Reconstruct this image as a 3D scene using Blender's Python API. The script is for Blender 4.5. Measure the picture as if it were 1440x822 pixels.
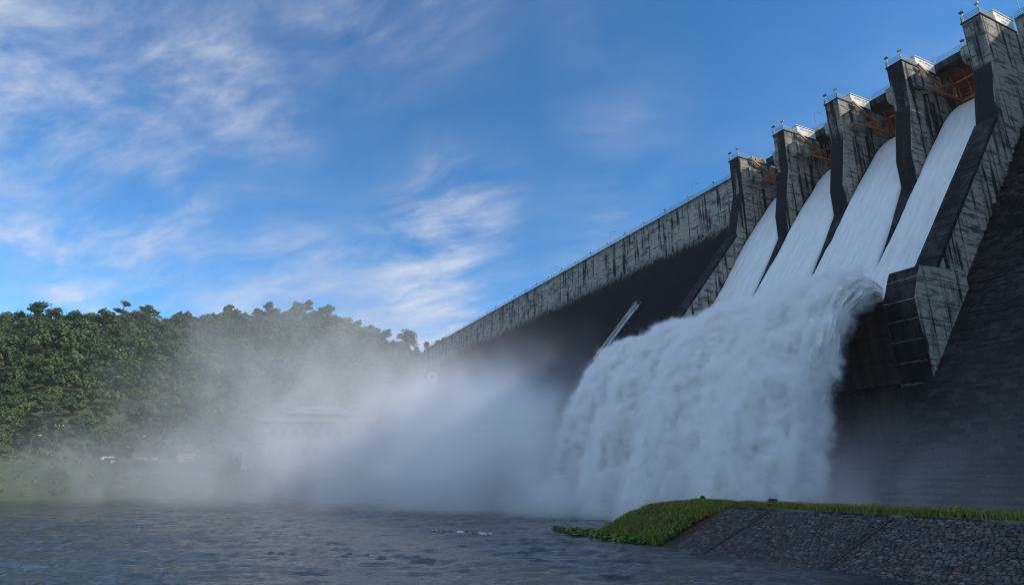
import bpy, bmesh, math, random
import numpy as np
from mathutils import Vector, Matrix
R = math.radians
random.seed(7); rng = np.random.default_rng(11)
scene = bpy.context.scene
for o in list(bpy.data.objects): bpy.data.objects.remove(o)

# ------------------------------------------------------------------ frame of the place
# the river lies at z = 0, the camera stands 5 m above it; the dam has its own axes:
# s runs along the crest (away to the left), d runs downstream, z up
A = R(25.94); AX = Vector((-math.sin(A), math.cos(A), 0)); MX = Vector((math.cos(A), math.sin(A), 0))
D0 = 105.0
ROT = math.atan2(AX.y, AX.x)
MD = Matrix.Translation(MX*D0) @ Matrix.Rotation(ROT, 4, 'Z')
def W(s, d, z): return MD @ Vector((s, d, z))
PITCH = R(16.58)

# ------------------------------------------------------------------ camera
cam = bpy.data.cameras.new('camera'); camo = bpy.data.objects.new('camera', cam)
scene.collection.objects.link(camo); scene.camera = camo
cam.lens = 22.0; cam.sensor_width = 36.0; cam.clip_end = 6000; cam.clip_start = 0.1
camo.location = (0, 0, 5.0); camo.rotation_euler = (R(90)+PITCH, 0, 0)
def ray(x, y):
    X = (x-720)/880; Y = (411-y)/880
    return Vector((X, math.cos(PITCH)-Y*math.sin(PITCH), math.sin(PITCH)+Y*math.cos(PITCH))).normalized()

# ------------------------------------------------------------------ sun, sky, exposure
SUNH = MX*1.0 - AX*0.85
SUN = Vector((SUNH.x, SUNH.y, 0.84)).normalized()
EL = math.asin(SUN.z); AZ = math.atan2(SUN.x, SUN.y)
sl = bpy.data.lights.new('sun', 'SUN'); sl.energy = 2.0; sl.angle = R(0.6); sl.color = (1.0, 0.92, 0.80)
so = bpy.data.objects.new('sun', sl); scene.collection.objects.link(so)
so.rotation_euler = SUN.to_track_quat('Z', 'Y').to_euler(); so.location = (60, -20, 140)
scene.view_settings.view_transform = 'Standard'; scene.view_settings.look = 'None'
scene.view_settings.exposure = 1.0; scene.view_settings.gamma = 1.0; scene.view_settings.use_curve_mapping = False
cy = scene.cycles
cy.use_denoising = True; cy.filter_width = 1.05; cy.max_bounces = 16; cy.diffuse_bounces = 2; cy.glossy_bounces = 2
cy.transmission_bounces = 2; cy.volume_bounces = 14; cy.transparent_max_bounces = 6
cy.volume_step_rate = 1.6; cy.volume_max_steps = 256; cy.sample_clamp_indirect = 4.0

world = bpy.data.worlds.new('World'); scene.world = world; world.use_nodes = True
SKY_STRENGTH = 0.11

class NT:
    """small helper to wire shader or geometry nodes"""
    def __init__(s, tree): s.t = tree; s.n = tree.nodes; s.l = tree.links
    def new(s, t, **k):
        n = s.n.new(t)
        for a, v in k.items(): setattr(n, a, v)
        return n
    def put(s, sock, v):
        if hasattr(v, 'is_output') or isinstance(v, bpy.types.NodeSocket): s.l.new(v, sock)
        else: sock.default_value = v
    def math(s, op, a, b=None, c=None, clamp=False):
        n = s.new('ShaderNodeMath', operation=op); n.use_clamp = clamp
        s.put(n.inputs[0], a)
        if b is not None: s.put(n.inputs[1], b)
        if c is not None: s.put(n.inputs[2], c)
        return n.outputs[0]
    def vmath(s, op, a, b=None, out=0):
        n = s.new('ShaderNodeVectorMath', operation=op); s.put(n.inputs[0], a)
        if b is not None: s.put(n.inputs[1], b)
        return n.outputs['Value'] if op in ('LENGTH', 'DISTANCE', 'DOT_PRODUCT') else n.outputs[0]
    def noise(s, vec, scale=1, detail=4, rough=.55, dist=0, dims='3D'):
        n = s.new('ShaderNodeTexNoise', noise_dimensions=dims)
        s.put(n.inputs['Vector'], vec); n.inputs['Scale'].default_value = scale; n.inputs['Detail'].default_value = detail
        n.inputs['Roughness'].default_value = rough; n.inputs['Distortion'].default_value = dist
        return n.outputs[0]
    def ramp(s, v, lo, hi, a=0., b=1., smooth=True):
        n = s.new('ShaderNodeMapRange'); n.interpolation_type = 'SMOOTHSTEP' if smooth else 'LINEAR'
        s.put(n.inputs[0], v); s.put(n.inputs[1], lo); s.put(n.inputs[2], hi); s.put(n.inputs[3], a); s.put(n.inputs[4], b)
        return n.outputs[0]
    def mix(s, f, a, b):
        n = s.new('ShaderNodeMix', data_type='RGBA')
        s.put(n.inputs[0], f); s.put(n.inputs[6], a if not isinstance(a, tuple) else (*a[:3], 1)); s.put(n.inputs[7], b if not isinstance(b, tuple) else (*b[:3], 1))
        return n.outputs[2]
    def scale(s, vec, sc):
        return s.vmath('MULTIPLY', vec, sc)
    def sep(s, vec):
        n = s.new('ShaderNodeSeparateXYZ'); s.put(n.inputs[0], vec); return n.outputs
    def comb(s, x, y, z):
        n = s.new('ShaderNodeCombineXYZ'); s.put(n.inputs[0], x); s.put(n.inputs[1], y); s.put(n.inputs[2], z); return n.outputs[0]

def build_world():
    t = NT(world.node_tree); t.n.clear()
    out = t.new('ShaderNodeOutputWorld'); bg = t.new('ShaderNodeBackground')
    sky = t.new('ShaderNodeTexSky', sky_type='NISHITA'); sky.sun_disc = False
    sky.sun_elevation = EL; sky.sun_rotation = AZ; sky.altitude = 1500; sky.air_density = 0.85; sky.dust_density = 0.0; sky.ozone_density = 2.0
    tc = t.new('ShaderNodeTexCoord'); dirn = t.vmath('NORMALIZE', tc.outputs['Generated'])
    x, y, z = t.sep(dirn)
    zz = t.math('ADD', t.math('MAXIMUM', z, 0.0), 0.22)
    plane = t.comb(t.math('DIVIDE', x, zz), t.math('DIVIDE', y, zz), 0.0)      # the cloud layer seen as a flat sheet
    warp = t.noise(plane, 1.3, 3, .5)
    pw = t.vmath('ADD', plane, t.scale(t.comb(warp, t.noise(plane, 1.7, 2, .5), 0.0), (0.30, 0.30, 0)))
    rot = t.new('ShaderNodeVectorRotate'); rot.rotation_type = 'Z_AXIS'; rot.inputs['Angle'].default_value = R(24); t.put(rot.inputs[0], pw)
    wisps = t.noise(t.scale(rot.outputs[0], (1.2, 2.2, 1)), 2.4, 9, .60, .15)
    fine = t.noise(t.scale(rot.outputs[0], (2.4, 5.5, 1)), 4.2, 7, .66, .2)
    big = t.noise(t.vmath('ADD', pw, (4.3, 1.7, 0.0)), 0.9, 3, .5)
    tex = t.math('ADD', t.math('MULTIPLY', wisps, .72), t.math('MULTIPLY', fine, .28))
    # banks of thin cloud at their places; extra cover elsewhere whitens the fill
    banks = [((60, -10), .24, .75), ((170, 50), .24, .75), ((290, 110), .26, .98), ((375, 160), .16, .9), ((480, 10), .26, .85), ((600, -30), .24, .75),
             ((40, 255), .22, .65), ((150, 300), .18, .6), ((260, 360), .20, .7), ((380, 410), .26, .9), ((470, 430), .26, .9), ((580, 430), .28, 1.2), ((655, 275), .18, .85), ((620, 345), .22, 1.05),
             ((860, 330), .26, .55), ((880, 190), .20, .42), ((830, 10), .16, .45), ((0, 430), .2, .5)]
    acc = None
    for (px, py), rad, amp in banks:
        dv = t.vmath('DISTANCE', dirn, tuple(ray(px, py)))
        g = t.ramp(dv, 0.0, rad, amp, 0.0)
        acc = g if acc is None else t.math('MAXIMUM', acc, g)
    gap = t.ramp(t.vmath('DISTANCE', dirn, tuple(ray(800, 120))), .30, .85, .15, 1.0)        # wide blue gap over the dam, kept clear of the added cover
    cover = t.math('MAXIMUM', acc, t.math('MULTIPLY', t.ramp(big, .34, .54, 0.0, 1.2), gap))  # general cloud cover, added outside the view to brighten the shaded dam
    lo = t.math('SUBTRACT', .62, t.math('MULTIPLY', cover, .28))
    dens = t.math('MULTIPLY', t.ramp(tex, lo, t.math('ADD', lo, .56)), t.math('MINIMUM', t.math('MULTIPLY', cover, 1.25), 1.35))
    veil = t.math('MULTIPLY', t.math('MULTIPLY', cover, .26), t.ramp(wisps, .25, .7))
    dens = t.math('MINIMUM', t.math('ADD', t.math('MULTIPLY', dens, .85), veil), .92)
    hz = t.new('ShaderNodeHueSaturation'); hz.inputs['Saturation'].default_value = 1.12; t.put(hz.inputs['Color'], sky.outputs[0])
    skyc = t.vmath('MULTIPLY', hz.outputs[0], (0.50, 0.88, 0.99))
    cloud = (3.35, 3.5, 3.85)
    col = t.mix(dens, skyc, cloud)
    t.put(bg.inputs['Color'], col); bg.inputs['Strength'].default_value = SKY_STRENGTH
    t.l.new(bg.outputs[0], out.inputs[0])
    world.cycles.sampling_method = 'MANUAL'; world.cycles.sample_map_resolution = 512
build_world()

# ------------------------------------------------------------------ numpy noise
_perm = rng.permutation(512).astype(np.int64)
def _h(ix, iy, iz): return _perm[(ix + _perm[(iy + _perm[iz & 511]) & 511]) & 511]/511.0
def vnoise(x, y, z=0.0):
    x, y, z = np.broadcast_arrays(np.asarray(x, float), np.asarray(y, float), np.asarray(z, float))
    ix, iy, iz = np.floor(x).astype(np.int64), np.floor(y).astype(np.int64), np.floor(z).astype(np.int64)
    fx, fy, fz = x-ix, y-iy, z-iz
    u, v, w = (f*f*f*(f*(f*6-15)+10) for f in (fx, fy, fz))
    r = 0
    for a in (0, 1):
        for b in (0, 1):
            for c in (0, 1):
                r = r + _h(ix+a, iy+b, iz+c)*(u if a else 1-u)*(v if b else 1-v)*(w if c else 1-w)
    return r*2-1
def fbm(x, y, z=0.0, o=4, g=.5, l=2.03):
    r = 0; a = 1.0; t = 0.0
    for i in range(o):
        r = r + a*vnoise(x+17.3*i, y-9.1*i, z+3.7*i); t += a; a *= g; x, y, z = x*l, y*l, np.asarray(z)*l
    return r/t

# ------------------------------------------------------------------ object helpers
col = scene.collection
def tag(o, label=None, cat=None, group=None, kind=None):
    for k, v in (('label', label), ('category', cat), ('group', group), ('kind', kind)):
        if v: o[k] = v
    return o
def place(o, loc=(0, 0, 0), rz=0.0):
    """stand a top-level object at dam coordinates (s, d, z)"""
    o.matrix_world = MD @ Matrix.Translation(loc) @ Matrix.Rotation(rz, 4, 'Z'); return o
def empty(name, loc=(0, 0, 0), rz=0.0, dam=True):
    o = bpy.data.objects.new(name, None); o.empty_display_size = .5; col.objects.link(o)
    if dam: place(o, loc, rz)
    else: o.location = loc; o.rotation_euler = (0, 0, rz)
    return o
def link(name, me, parent=None, loc=None):
    o = bpy.data.objects.new(name, me); col.objects.link(o)
    if parent is not None: o.parent = parent
    if loc is not None: o.location = loc
    return o
def npmesh(name, co, quads=None, tris=None, mats=(), smooth=False, mi=None):
    me = bpy.data.meshes.new(name); co = np.asarray(co, np.float32).reshape(-1, 3)
    me.vertices.add(len(co)); me.vertices.foreach_set('co', co.ravel())
    nq = 0 if quads is None else len(quads); nt = 0 if tris is None else len(tris)
    lv = np.concatenate([np.asarray(a, np.int32).ravel() for a in (quads, tris) if a is not None and len(a)])
    me.loops.add(len(lv)); me.loops.foreach_set('vertex_index', lv)
    me.polygons.add(nq+nt)
    me.polygons.foreach_set('loop_start', np.concatenate([np.arange(nq)*4, nq*4+np.arange(nt)*3]).astype(np.int32))
    if smooth: me.polygons.foreach_set('use_smooth', np.ones(nq+nt, bool))
    if mi is not None: me.polygons.foreach_set('material_index', np.asarray(mi, np.int32))
    me.update(calc_edges=True); me.validate()
    for m in mats: me.materials.append(m)
    return me
class MB:
    def __init__(s): s.v = []; s.f = []; s.m = []
    def add(s, vs, fs, mi=0):
        b = len(s.v); s.v += [tuple(v) for v in vs]; s.f += [tuple(i+b for i in f) for f in fs]; s.m += [mi]*len(fs); return s
    def box(s, x0, x1, y0, y1, z0, z1, mi=0):
        return s.add([(x0, y0, z0), (x1, y0, z0), (x1, y1, z0), (x0, y1, z0), (x0, y0, z1), (x1, y0, z1), (x1, y1, z1), (x0, y1, z1)],
                     [(0, 3, 2, 1), (4, 5, 6, 7), (0, 1, 5, 4), (1, 2, 6, 5), (2, 3, 7, 6), (3, 0, 4, 7)], mi)
    def bar(s, p, q, w, h=None, mi=0, up=(0, 0, 1)):
        p, q = Vector(p), Vector(q); h = h or w; t = (q-p).normalized(); u = Vector(up)
        if abs(t.dot(u)) > .97: u = Vector((1, 0, 0))
        a = t.cross(u).normalized()*w/2; b = a.cross(t).normalized()*h/2
        return s.add([p-a-b, p+a-b, p+a+b, p-a+b, q-a-b, q+a-b, q+a+b, q-a+b],
                     [(3, 2, 1, 0), (4, 5, 6, 7), (0, 1, 5, 4), (1, 2, 6, 5), (2, 3, 7, 6), (3, 0, 4, 7)], mi)
    def tube(s, pts, r, n=8, mi=0):
        pts = [Vector(p) for p in pts]; rs = r if isinstance(r, (list, tuple)) else [r]*len(pts); vs = []; fs = []
        for i, p in enumerate(pts):
            t = (pts[min(i+1, len(pts)-1)]-pts[max(i-1, 0)]).normalized(); u = Vector((0, 0, 1)) if abs(t.z) < .9 else Vector((1, 0, 0))
            a = t.cross(u).normalized(); b = a.cross(t)
            vs += [p+(a*math.cos(k*2*math.pi/n)+b*math.sin(k*2*math.pi/n))*rs[i] for k in range(n)]
        for i in range(len(pts)-1):
            fs += [(i*n+k, i*n+(k+1) % n, (i+1)*n+(k+1) % n, (i+1)*n+k) for k in range(n)]
        fs += [tuple(range(n-1, -1, -1)), tuple((len(pts)-1)*n+k for k in range(n))]
        return s.add(vs, fs, mi)
    def prism(s, prof, s0, s1, mis=None, cap=0):
        """closed (d,z) profile extruded along s; one material index per profile edge"""
        n = len(prof); vs = [(s0, d, z) for d, z in prof]+[(s1, d, z) for d, z in prof]
        for i in range(n): s.add([vs[i], vs[(i+1) % n], vs[n+(i+1) % n], vs[n+i]], [(0, 1, 2, 3)], mis[i] if mis else 0)
        s.add(vs[:n], [tuple(range(n-1, -1, -1))], cap); s.add(vs[n:], [tuple(range(n))], cap); return s
    def mesh(s, name, mats, smooth=False, merge=False, bevel=0.0):
        me = bpy.data.meshes.new(name); me.from_pydata(s.v, [], s.f)
        for m in (mats if isinstance(mats, (list, tuple)) else [mats]): me.materials.append(m)
        me.polygons.foreach_set('material_index', s.m)
        if smooth: me.polygons.foreach_set('use_smooth', [True]*len(s.f))
        bm = bmesh.new(); bm.from_mesh(me)
        if merge or bevel: bmesh.ops.remove_doubles(bm, verts=bm.verts, dist=1e-4)
        bmesh.ops.recalc_face_normals(bm, faces=bm.faces)
        if bevel: bmesh.ops.bevel(bm, geom=[e for e in bm.edges if len(e.link_faces) == 2 and e.calc_face_angle(0) > .3], offset=bevel, segments=1, affect='EDGES')
        bm.to_mesh(me); bm.free(); me.update(); return me
    def build(s, name, mats, parent=None, loc=None, **k): return link(name, s.mesh(name, mats, **k), parent, loc)

# ------------------------------------------------------------------ materials
def base_mat(name, rough=.8, spec=.3):
    m = bpy.data.materials.new(name); m.use_nodes = True; t = NT(m.node_tree); b = m.node_tree.nodes['Principled BSDF']
    b.inputs['Roughness'].default_value = rough; b.inputs['Specular IOR Level'].default_value = spec
    return m, t, b
def bump(t, b, h, strength=.4, dist=.1):
    n = t.new('ShaderNodeBump'); n.inputs['Strength'].default_value = strength; n.inputs['Distance'].default_value = dist
    t.put(n.inputs['Height'], h); t.l.new(n.outputs[0], b.inputs['Normal'])
def obj_co(t): return t.new('ShaderNodeTexCoord').outputs['Object']

def plain(name, c, rough=.6, spec=.3, metal=0.0, var=.25, sc=3.0):
    m, t, b = base_mat(name, rough, spec); co = obj_co(t); b.inputs['Metallic'].default_value = metal
    n = t.noise(co, sc, 6, .6); n2 = t.noise(t.scale(co, (2, 2, .4)), sc*1.7, 4, .6)
    f = t.ramp(t.math('ADD', t.math('MULTIPLY', n, .6), t.math('MULTIPLY', n2, .4)), .35, .68)
    t.put(b.inputs['Base Color'], t.mix(f, tuple(x*(1-var*1.6) for x in c), tuple(min(1, x*(1+var*.35)) for x in c)))
    bump(t, b, n, .25, .03); return m

def concrete(name, light, dark, streak=(.42, .62), zone=None, lift=.75, smear=.5, top=None, bias=0.0):
    """weathered concrete: lift joints, black algae streaks running down, blotches; zone = (z_dark, z_light)"""
    m, t, b = base_mat(name, .85, .25); co = obj_co(t); x, y, z = t.sep(co)
    blot = t.noise(co, .22, 7, .62)
    st = t.noise(t.scale(co, (.75, .75, .045)), 1.0, 5, .60)
    st2 = t.noise(t.scale(co, (2.0, 2.0, .10)), 1.0, 4, .58)
    sm = t.noise(t.scale(co, (.30, .30, 1.7)), 1.0, 4, .60)
    fine = t.noise(co, 2.4, 6, .68)
    k = t.math('ADD', t.math('ADD', t.math('MULTIPLY', st, .55), t.math('MULTIPLY', st2, .25)), t.math('MULTIPLY', blot, .30))
    dk = t.ramp(k, streak[0], streak[1])
    hz = t.math('MULTIPLY', t.ramp(sm, .50, .64), smear)
    dk = t.math('MAXIMUM', dk, hz)
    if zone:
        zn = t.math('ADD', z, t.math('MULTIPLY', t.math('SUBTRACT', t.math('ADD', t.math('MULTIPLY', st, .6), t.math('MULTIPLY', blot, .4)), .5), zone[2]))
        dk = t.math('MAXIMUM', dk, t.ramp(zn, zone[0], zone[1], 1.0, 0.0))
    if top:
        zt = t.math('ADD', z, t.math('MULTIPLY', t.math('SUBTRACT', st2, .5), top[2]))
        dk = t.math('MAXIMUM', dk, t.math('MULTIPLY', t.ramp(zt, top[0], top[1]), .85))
    fr = t.math('FRACT', t.math('DIVIDE', z, lift)); line = t.ramp(t.math('ABSOLUTE', t.math('SUBTRACT', fr, .5)), .44, .49)
    lw = t.math('MULTIPLY', line, t.ramp(blot, .35, .6))
    lc = t.mix(t.ramp(fine, .3, .7), tuple(c*.72 for c in light), tuple(c*1.18 for c in light))
    lc = t.mix(t.math('MULTIPLY', t.ramp(sm, .35, .55, 1, 0), .25), lc, tuple(c*w for c, w in zip(light, (1.25, 1.1, .9))))
    dc = t.mix(t.ramp(fine, .35, .72), tuple(c*.65 for c in dark), tuple(c*1.7 for c in dark))
    c = t.mix(t.math('MINIMUM', t.math('ADD', dk, bias), 1.0), lc, dc)
    if zone:
        seep = t.ramp(t.noise(t.scale(co, (1.3, .05, .05)), 1.0, 4, .6), .60, .72); fleck = t.ramp(t.noise(t.scale(co, (1.1, 1.1, 2.2)), 1.0, 5, .72), .66, .72)
        c = t.mix(t.math('MULTIPLY', t.math('MULTIPLY', seep, dk), .55), c, (.052, .040, .030)); c = t.mix(t.math('MULTIPLY', t.math('MULTIPLY', fleck, dk), .8), c, (.13, .125, .11))
    c = t.mix(t.math('MULTIPLY', lw, .6), c, tuple(d*.7 for d in dark))
    t.put(b.inputs['Base Color'], c)
    h = t.math('SUBTRACT', t.math('ADD', fine, t.math('MULTIPLY', sm, .6)), t.math('MULTIPLY', line, .8))
    bump(t, b, h, .7, .12); return m

M = {}
M['pier'] = concrete('pier_concrete', (.36, .335, .295), (.016, .016, .018), (.525, .63), zone=None, lift=1.9, smear=.75)
M['nose'] = concrete('pier_nose_concrete', (.23, .23, .225), (.009, .010, .013), (.46, .56), zone=(66.4, 67.2, 1.2), lift=1.5, smear=.8)
M['wallside'] = concrete('training_wall_concrete', (.30, .275, .24), (.016, .016, .017), (.54, .66), lift=2.2, smear=.7)
M['walltop'] = concrete('training_wall_algae', (.042, .043, .046), (.006, .007, .009), (.44, .60), lift=2.2, smear=.6)
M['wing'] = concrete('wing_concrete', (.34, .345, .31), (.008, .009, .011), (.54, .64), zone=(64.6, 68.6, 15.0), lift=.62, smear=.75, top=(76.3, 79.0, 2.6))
M['endblock'] = concrete('end_block_concrete', (.34, .34, .29), (.012, .013, .014), (.54, .66), lift=2.4, smear=.6)
M['bucketface'] = concrete('bucket_concrete', (.060, .042, .034), (.016, .013, .012), (.42, .66), lift=3.0, smear=.3)
M['stair'] = concrete('stair_concrete', (.36, .36, .33), (.12, .12, .115), (.55, .7), lift=1.2, smear=.3)
M['deck'] = concrete('deck_concrete', (.09, .09, .09), (.014, .015, .017), (.44, .6), lift=.9, smear=.6)
M['coping'] = concrete('coping_concrete', (.17, .17, .165), (.03, .03, .032), (.48, .62), lift=5.0, smear=.4)
def block_mat():
    m, t, b = base_mat('step_block_concrete', .8, .35); co = obj_co(t)
    oi = t.new('ShaderNodeObjectInfo').outputs['Random']; gi = t.new('ShaderNodeNewGeometry').outputs['Random Per Island']
    r = t.math('FRACT', t.math('ADD', oi, t.math('MULTIPLY', gi, 3.7)))
    n = t.noise(co, 1.8, 6, .65); big = t.noise(co, .10, 4, .6)
    c = t.mix(t.ramp(r, .50, 1.0), (.004, .0045, .005), (.055, .050, .045))
    c = t.mix(t.ramp(big, .40, .56, .9, 0.0), c, (.007, .008, .010))
    c = t.mix(t.ramp(n, .45, .7, 0, .75), c, (.010, .011, .013))
    c = t.mix(t.math('MULTIPLY', t.ramp(t.noise(co, .9, 5, .7), .60, .70), .5), c, (.085, .055, .035))
    t.put(b.inputs['Base Color'], c); bump(t, b, n, .8, .08); return m
M['block'] = block_mat()
M['paint_white'] = plain('white_paint', (.74, .72, .68), .6, .3, var=.08, sc=1.2)
M['lettering'] = plain('lettering_paint', (.10, .07, .055), .7)
M['orange'] = plain('orange_gate_paint', (.66, .22, .075), .55, .4, var=.4, sc=2.2)
M['red'] = plain('red_gate_paint', (.48, .09, .055), .6, .35, var=.45, sc=1.6)
M['steel'] = plain('galvanised_steel', (.30, .32, .34), .45, .5, .3)
M['rail'] = plain('rail_steel', (.10, .11, .125), .5, .5)
M['lampyellow'] = plain('lamp_head_yellow', (.75, .55, .26), .5)
M['lampdark'] = plain('lamp_head_dark', (.12, .12, .13), .5)
M['pipe'] = plain('pale_blue_pipe', (.52, .62, .72), .4, .5, var=.1)
M['brownpaint'] = plain('machine_brown', (.36, .22, .14), .6)
# ------------------------------------------------------------------ the dam
dam = tag(empty('concrete_dam'), 'tall dark-stained concrete dam with five spillway piers and a long straight wing wall', 'dam')
HW = 78.2; DC = -8.5     # top of the wing wall
PS = [43.06+12.8*i for i in range(5)]   # pier centre lines, nearest first
HWD = 1.4       # half pier width
# water surface over the spillway (d, z)
WP = [(-12, 69.8), (-9, 68.6), (-6.4, 66.6), (-4.5, 64.7), (-2, 61.4), (0, 59.0), (2.4, 55.9), (6, 51.0), (11, 44.0), (16.8, 36.4), (21.5, 30.6), (24.5, 27.4), (27.5, 25.3), (30.5, 24.9), (33, 25.7), (34.4, 26.4)]
_wp = np.array(WP)
def smooth_profile(n=90):
    L = np.concatenate([[0], np.cumsum(np.hypot(*np.diff(_wp, axis=0).T))]); u = np.linspace(0, L[-1], n*4)
    d, z = np.interp(u, L, _wp[:, 0]), np.interp(u, L, _wp[:, 1])
    k = np.ones(15)/15; pad = lambda a: np.concatenate([a[:1].repeat(7), a, a[-1:].repeat(7)])
    d2, z2 = np.convolve(pad(d), k, 'valid'), np.convolve(pad(z), k, 'valid'); d2[[0, -1]] = d[[0, -1]]; z2[[0, -1]] = z[[0, -1]]
    i = np.linspace(0, n*4-1, n).astype(int); return d2[i], z2[i]
def floor_z(d): return np.interp(d, _wp[:, 0], _wp[:, 1])-1.25

def steps_profile(z0, z1, h=.6):
    """stepped downstream face between two heights, from top to bottom"""
    p = []; z = z1
    while z > z0:
        d = face_d(z-h*.5); p += [(d, z), (d, z-h)]; z -= h
    return p
FR = [(DC, 90), (DC, 66.6), (-7.9, 64.6), (-6.6, 62.2), (-1.9, 56.8), (4.8, 48.9), (17.2, 34.6), (26.7, 23.9), (34.4, 15.7), (49.5, 0), (51.5, -2)]
def face_r(z): return float(np.interp(-z, [-q[1] for q in FR], [q[0] for q in FR]))
face_d = face_r
def wing(s0, s1, name, steps_from, zb=-2):
    mb = MB(); prof = [(-17, HW), (DC, HW)]+steps_profile(zb, 66.8)+[(face_d(zb)+.3, zb), (-17, zb)]
    return mb.prism(prof, s0, s1).build(name, M['wing'], dam)
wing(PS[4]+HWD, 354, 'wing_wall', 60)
# right wing: vertical upper wall, then rows of blocks
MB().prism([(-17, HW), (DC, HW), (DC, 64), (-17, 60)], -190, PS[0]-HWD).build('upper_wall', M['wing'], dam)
for s0, s1, dq in ((PS[4]+HWD, 354, DC), (-190, PS[0]-HWD-.01, DC)):
    mb = MB(); s = s0
    while s < s1:
        e = min(s+9.0, s1); mb.box(s, e-.04, dq-.42, dq+.14, HW-.002, HW+.35); s = e
    mb.build('parapet_coping', M['coping'], dam)
# vertical contraction joints pilasters on the wing wall, slightly proud
for i in range(14):
    s = PS[4]+HWD+9+i*17.5
    MB().box(s-.14, s+.14, DC-.2, DC+.06, 67.3, HW-.05).build('joint_strip', M['deck'], dam)

PIER = [(-15, 75.5), (2.3, 75.5), (2.25, 67.1), (4.9, 56.3), (4.7, 47.0), (-15, 47.0)]
WALL = [(-15, 75.5), (2.3, 75.5), (2.25, 67.1), (5.5, 56.0), (28.4, 29.1), (28.4, 12.0), (0, 12.0), (-15, 47.0)]
def pier_mesh(prof, s0, s1, nose, mats):
    return MB().prism(prof, s0, s1, [1 if i in nose else 0 for i in range(len(prof))]).mesh('pier', mats, bevel=.09)
piers = []
for i, sc in enumerate(PS):
    endp = i in (0, 4)
    p = link('pier', pier_mesh(WALL if endp else PIER, sc-HWD, sc+HWD, (1, 2, 3) if endp else (1, 2, 3), [M['pier'], M['nose']]), dam); piers.append(p)
    # cap slab
    MB().box(sc-HWD-.12, sc+HWD+.12, -8.0, 2.45, 75.5, 75.72).build('cap_slab', M['deck'], p)
    if i > 0:   # trunnion beam bracket on the near side
        MB().prism([(1.2, 72.5), (1.2, 70.2), (.6, 69.7), (-2.7, 69.7), (-2.7, 72.5)], sc-HWD-1.55, sc-HWD+.05).build('trunnion_beam', M['pier'], p, bevel=.05)
        MB().box(sc-HWD-.05, sc-HWD+.0, -4.9, -4.1, 52, 69).build('dark_strip', M['walltop'], p)  # thin dark strip standing slightly proud of the pier's near side
    if i < 4:
        MB().prism([(1.2, 72.5), (1.2, 70.2), (.6, 69.7), (-2.7, 69.7), (-2.7, 72.5)], sc+HWD-.05, sc+HWD+1.55).build('trunnion_beam', M['pier'], p, bevel=.05)
# training wall top strip is its own darker concrete
for i in (0, 4):
    sc = PS[i]
    n = 16
    for k in range(n):
        a, b = k/n, (k+1)/n-.004
        p0 = Vector((5.5+22.9*a, 56.0-26.9*a, 0)); p1 = Vector((5.5+22.9*b, 56.0-26.9*b, 0)); nr = Vector((26.9, 22.9, 0)).normalized()*.12
        MB().prism([(p0.x-nr.x*3, p0.y-nr.y*3), (p0.x+nr.x, p0.y+nr.y), (p1.x+nr.x, p1.y+nr.y), (p1.x-nr.x*3, p1.y-nr.y*3)], sc-HWD-.10, sc+HWD+.06).build('wall_coping', M['walltop'], piers[i])
# end block of the near wall and its twin: lifts of concrete one above the other
def end_block(i, out):
    sc = PS[i]; s0, s1 = (sc-HWD-.95, sc+HWD+.02) if out < 0 else (sc-HWD-.02, sc+HWD+.95)
    zl = [29.2, 27.2, 24.4, 22.2, 19.9, 17.5, 15.1, 12]
    def front(z): return 33.2+(28.5-z)*.47 if z > 24.4 else 35.15-(24.4-z)*.07
    for a, b in zip(zl[:-1], zl[1:]):
        j = random.uniform(-.05, .05)
        MB().prism([(24.0, a-.02), (front(a) if a < 29 else 33.0, a-.02 if a < 29 else 28.6), (front(b)+j*.3, b+.02), (24.0, b+.02)], s0+abs(j)*.5, s1, [0, 1, 0, 0]).build('concrete_lift', [M['endblock'], M['walltop']], piers[i], bevel=.05)
end_block(0, -1); end_block(4, 1)
# ogee floor, bucket lip and the bucket's front
dd, zz = smooth_profile(60)
prof = [(d, z-1.2) for d, z in zip(dd, zz)]+[(34.3, 23.8), (31, 15.0), (-12, 15.0)]
MB().prism(prof, PS[0]+HWD-.05, PS[4]-HWD+.05).build('chute_floor', M['walltop'], dam)
n = 8; w = (PS[4]-PS[0]-2*HWD)/n
for k in range(n):
    s0 = PS[0]+HWD+.02+k*w
    MB().prism([(34.0, 25.0), (34.5, 24.7), (34.2, 15.4), (33.0, 15.4)], s0, s0+w-.05).build('bucket_face_panel', M['bucketface'], dam)
MB().prism([(33.0, 15.3), (33.2, 14.6), (36.5, -2), (0, -2), (0, 15.3)], PS[0]-HWD-.5, PS[4]+HWD).build('spillway_base', M['bucketface'], dam)
# bridge over the bays
for i in range(4):
    s0, s1 = PS[i]+HWD+.05, PS[i+1]-HWD-.05
    MB().box(s0-1.4, s1+1.4, -15.5, DC-.1, 76.9, HW-.25).build('bridge_deck', M['deck'], dam)
    MB().box(s0-1.35, s1+1.35, DC-.05, DC+.3, 76.7, HW-.1).build('bridge_beam', M['deck'], dam)
    MB().box(s0-.02, s0+1.9, DC+.35, DC+1.9, 75.2, HW+.1).build('corbel', M['nose'], dam)

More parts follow.
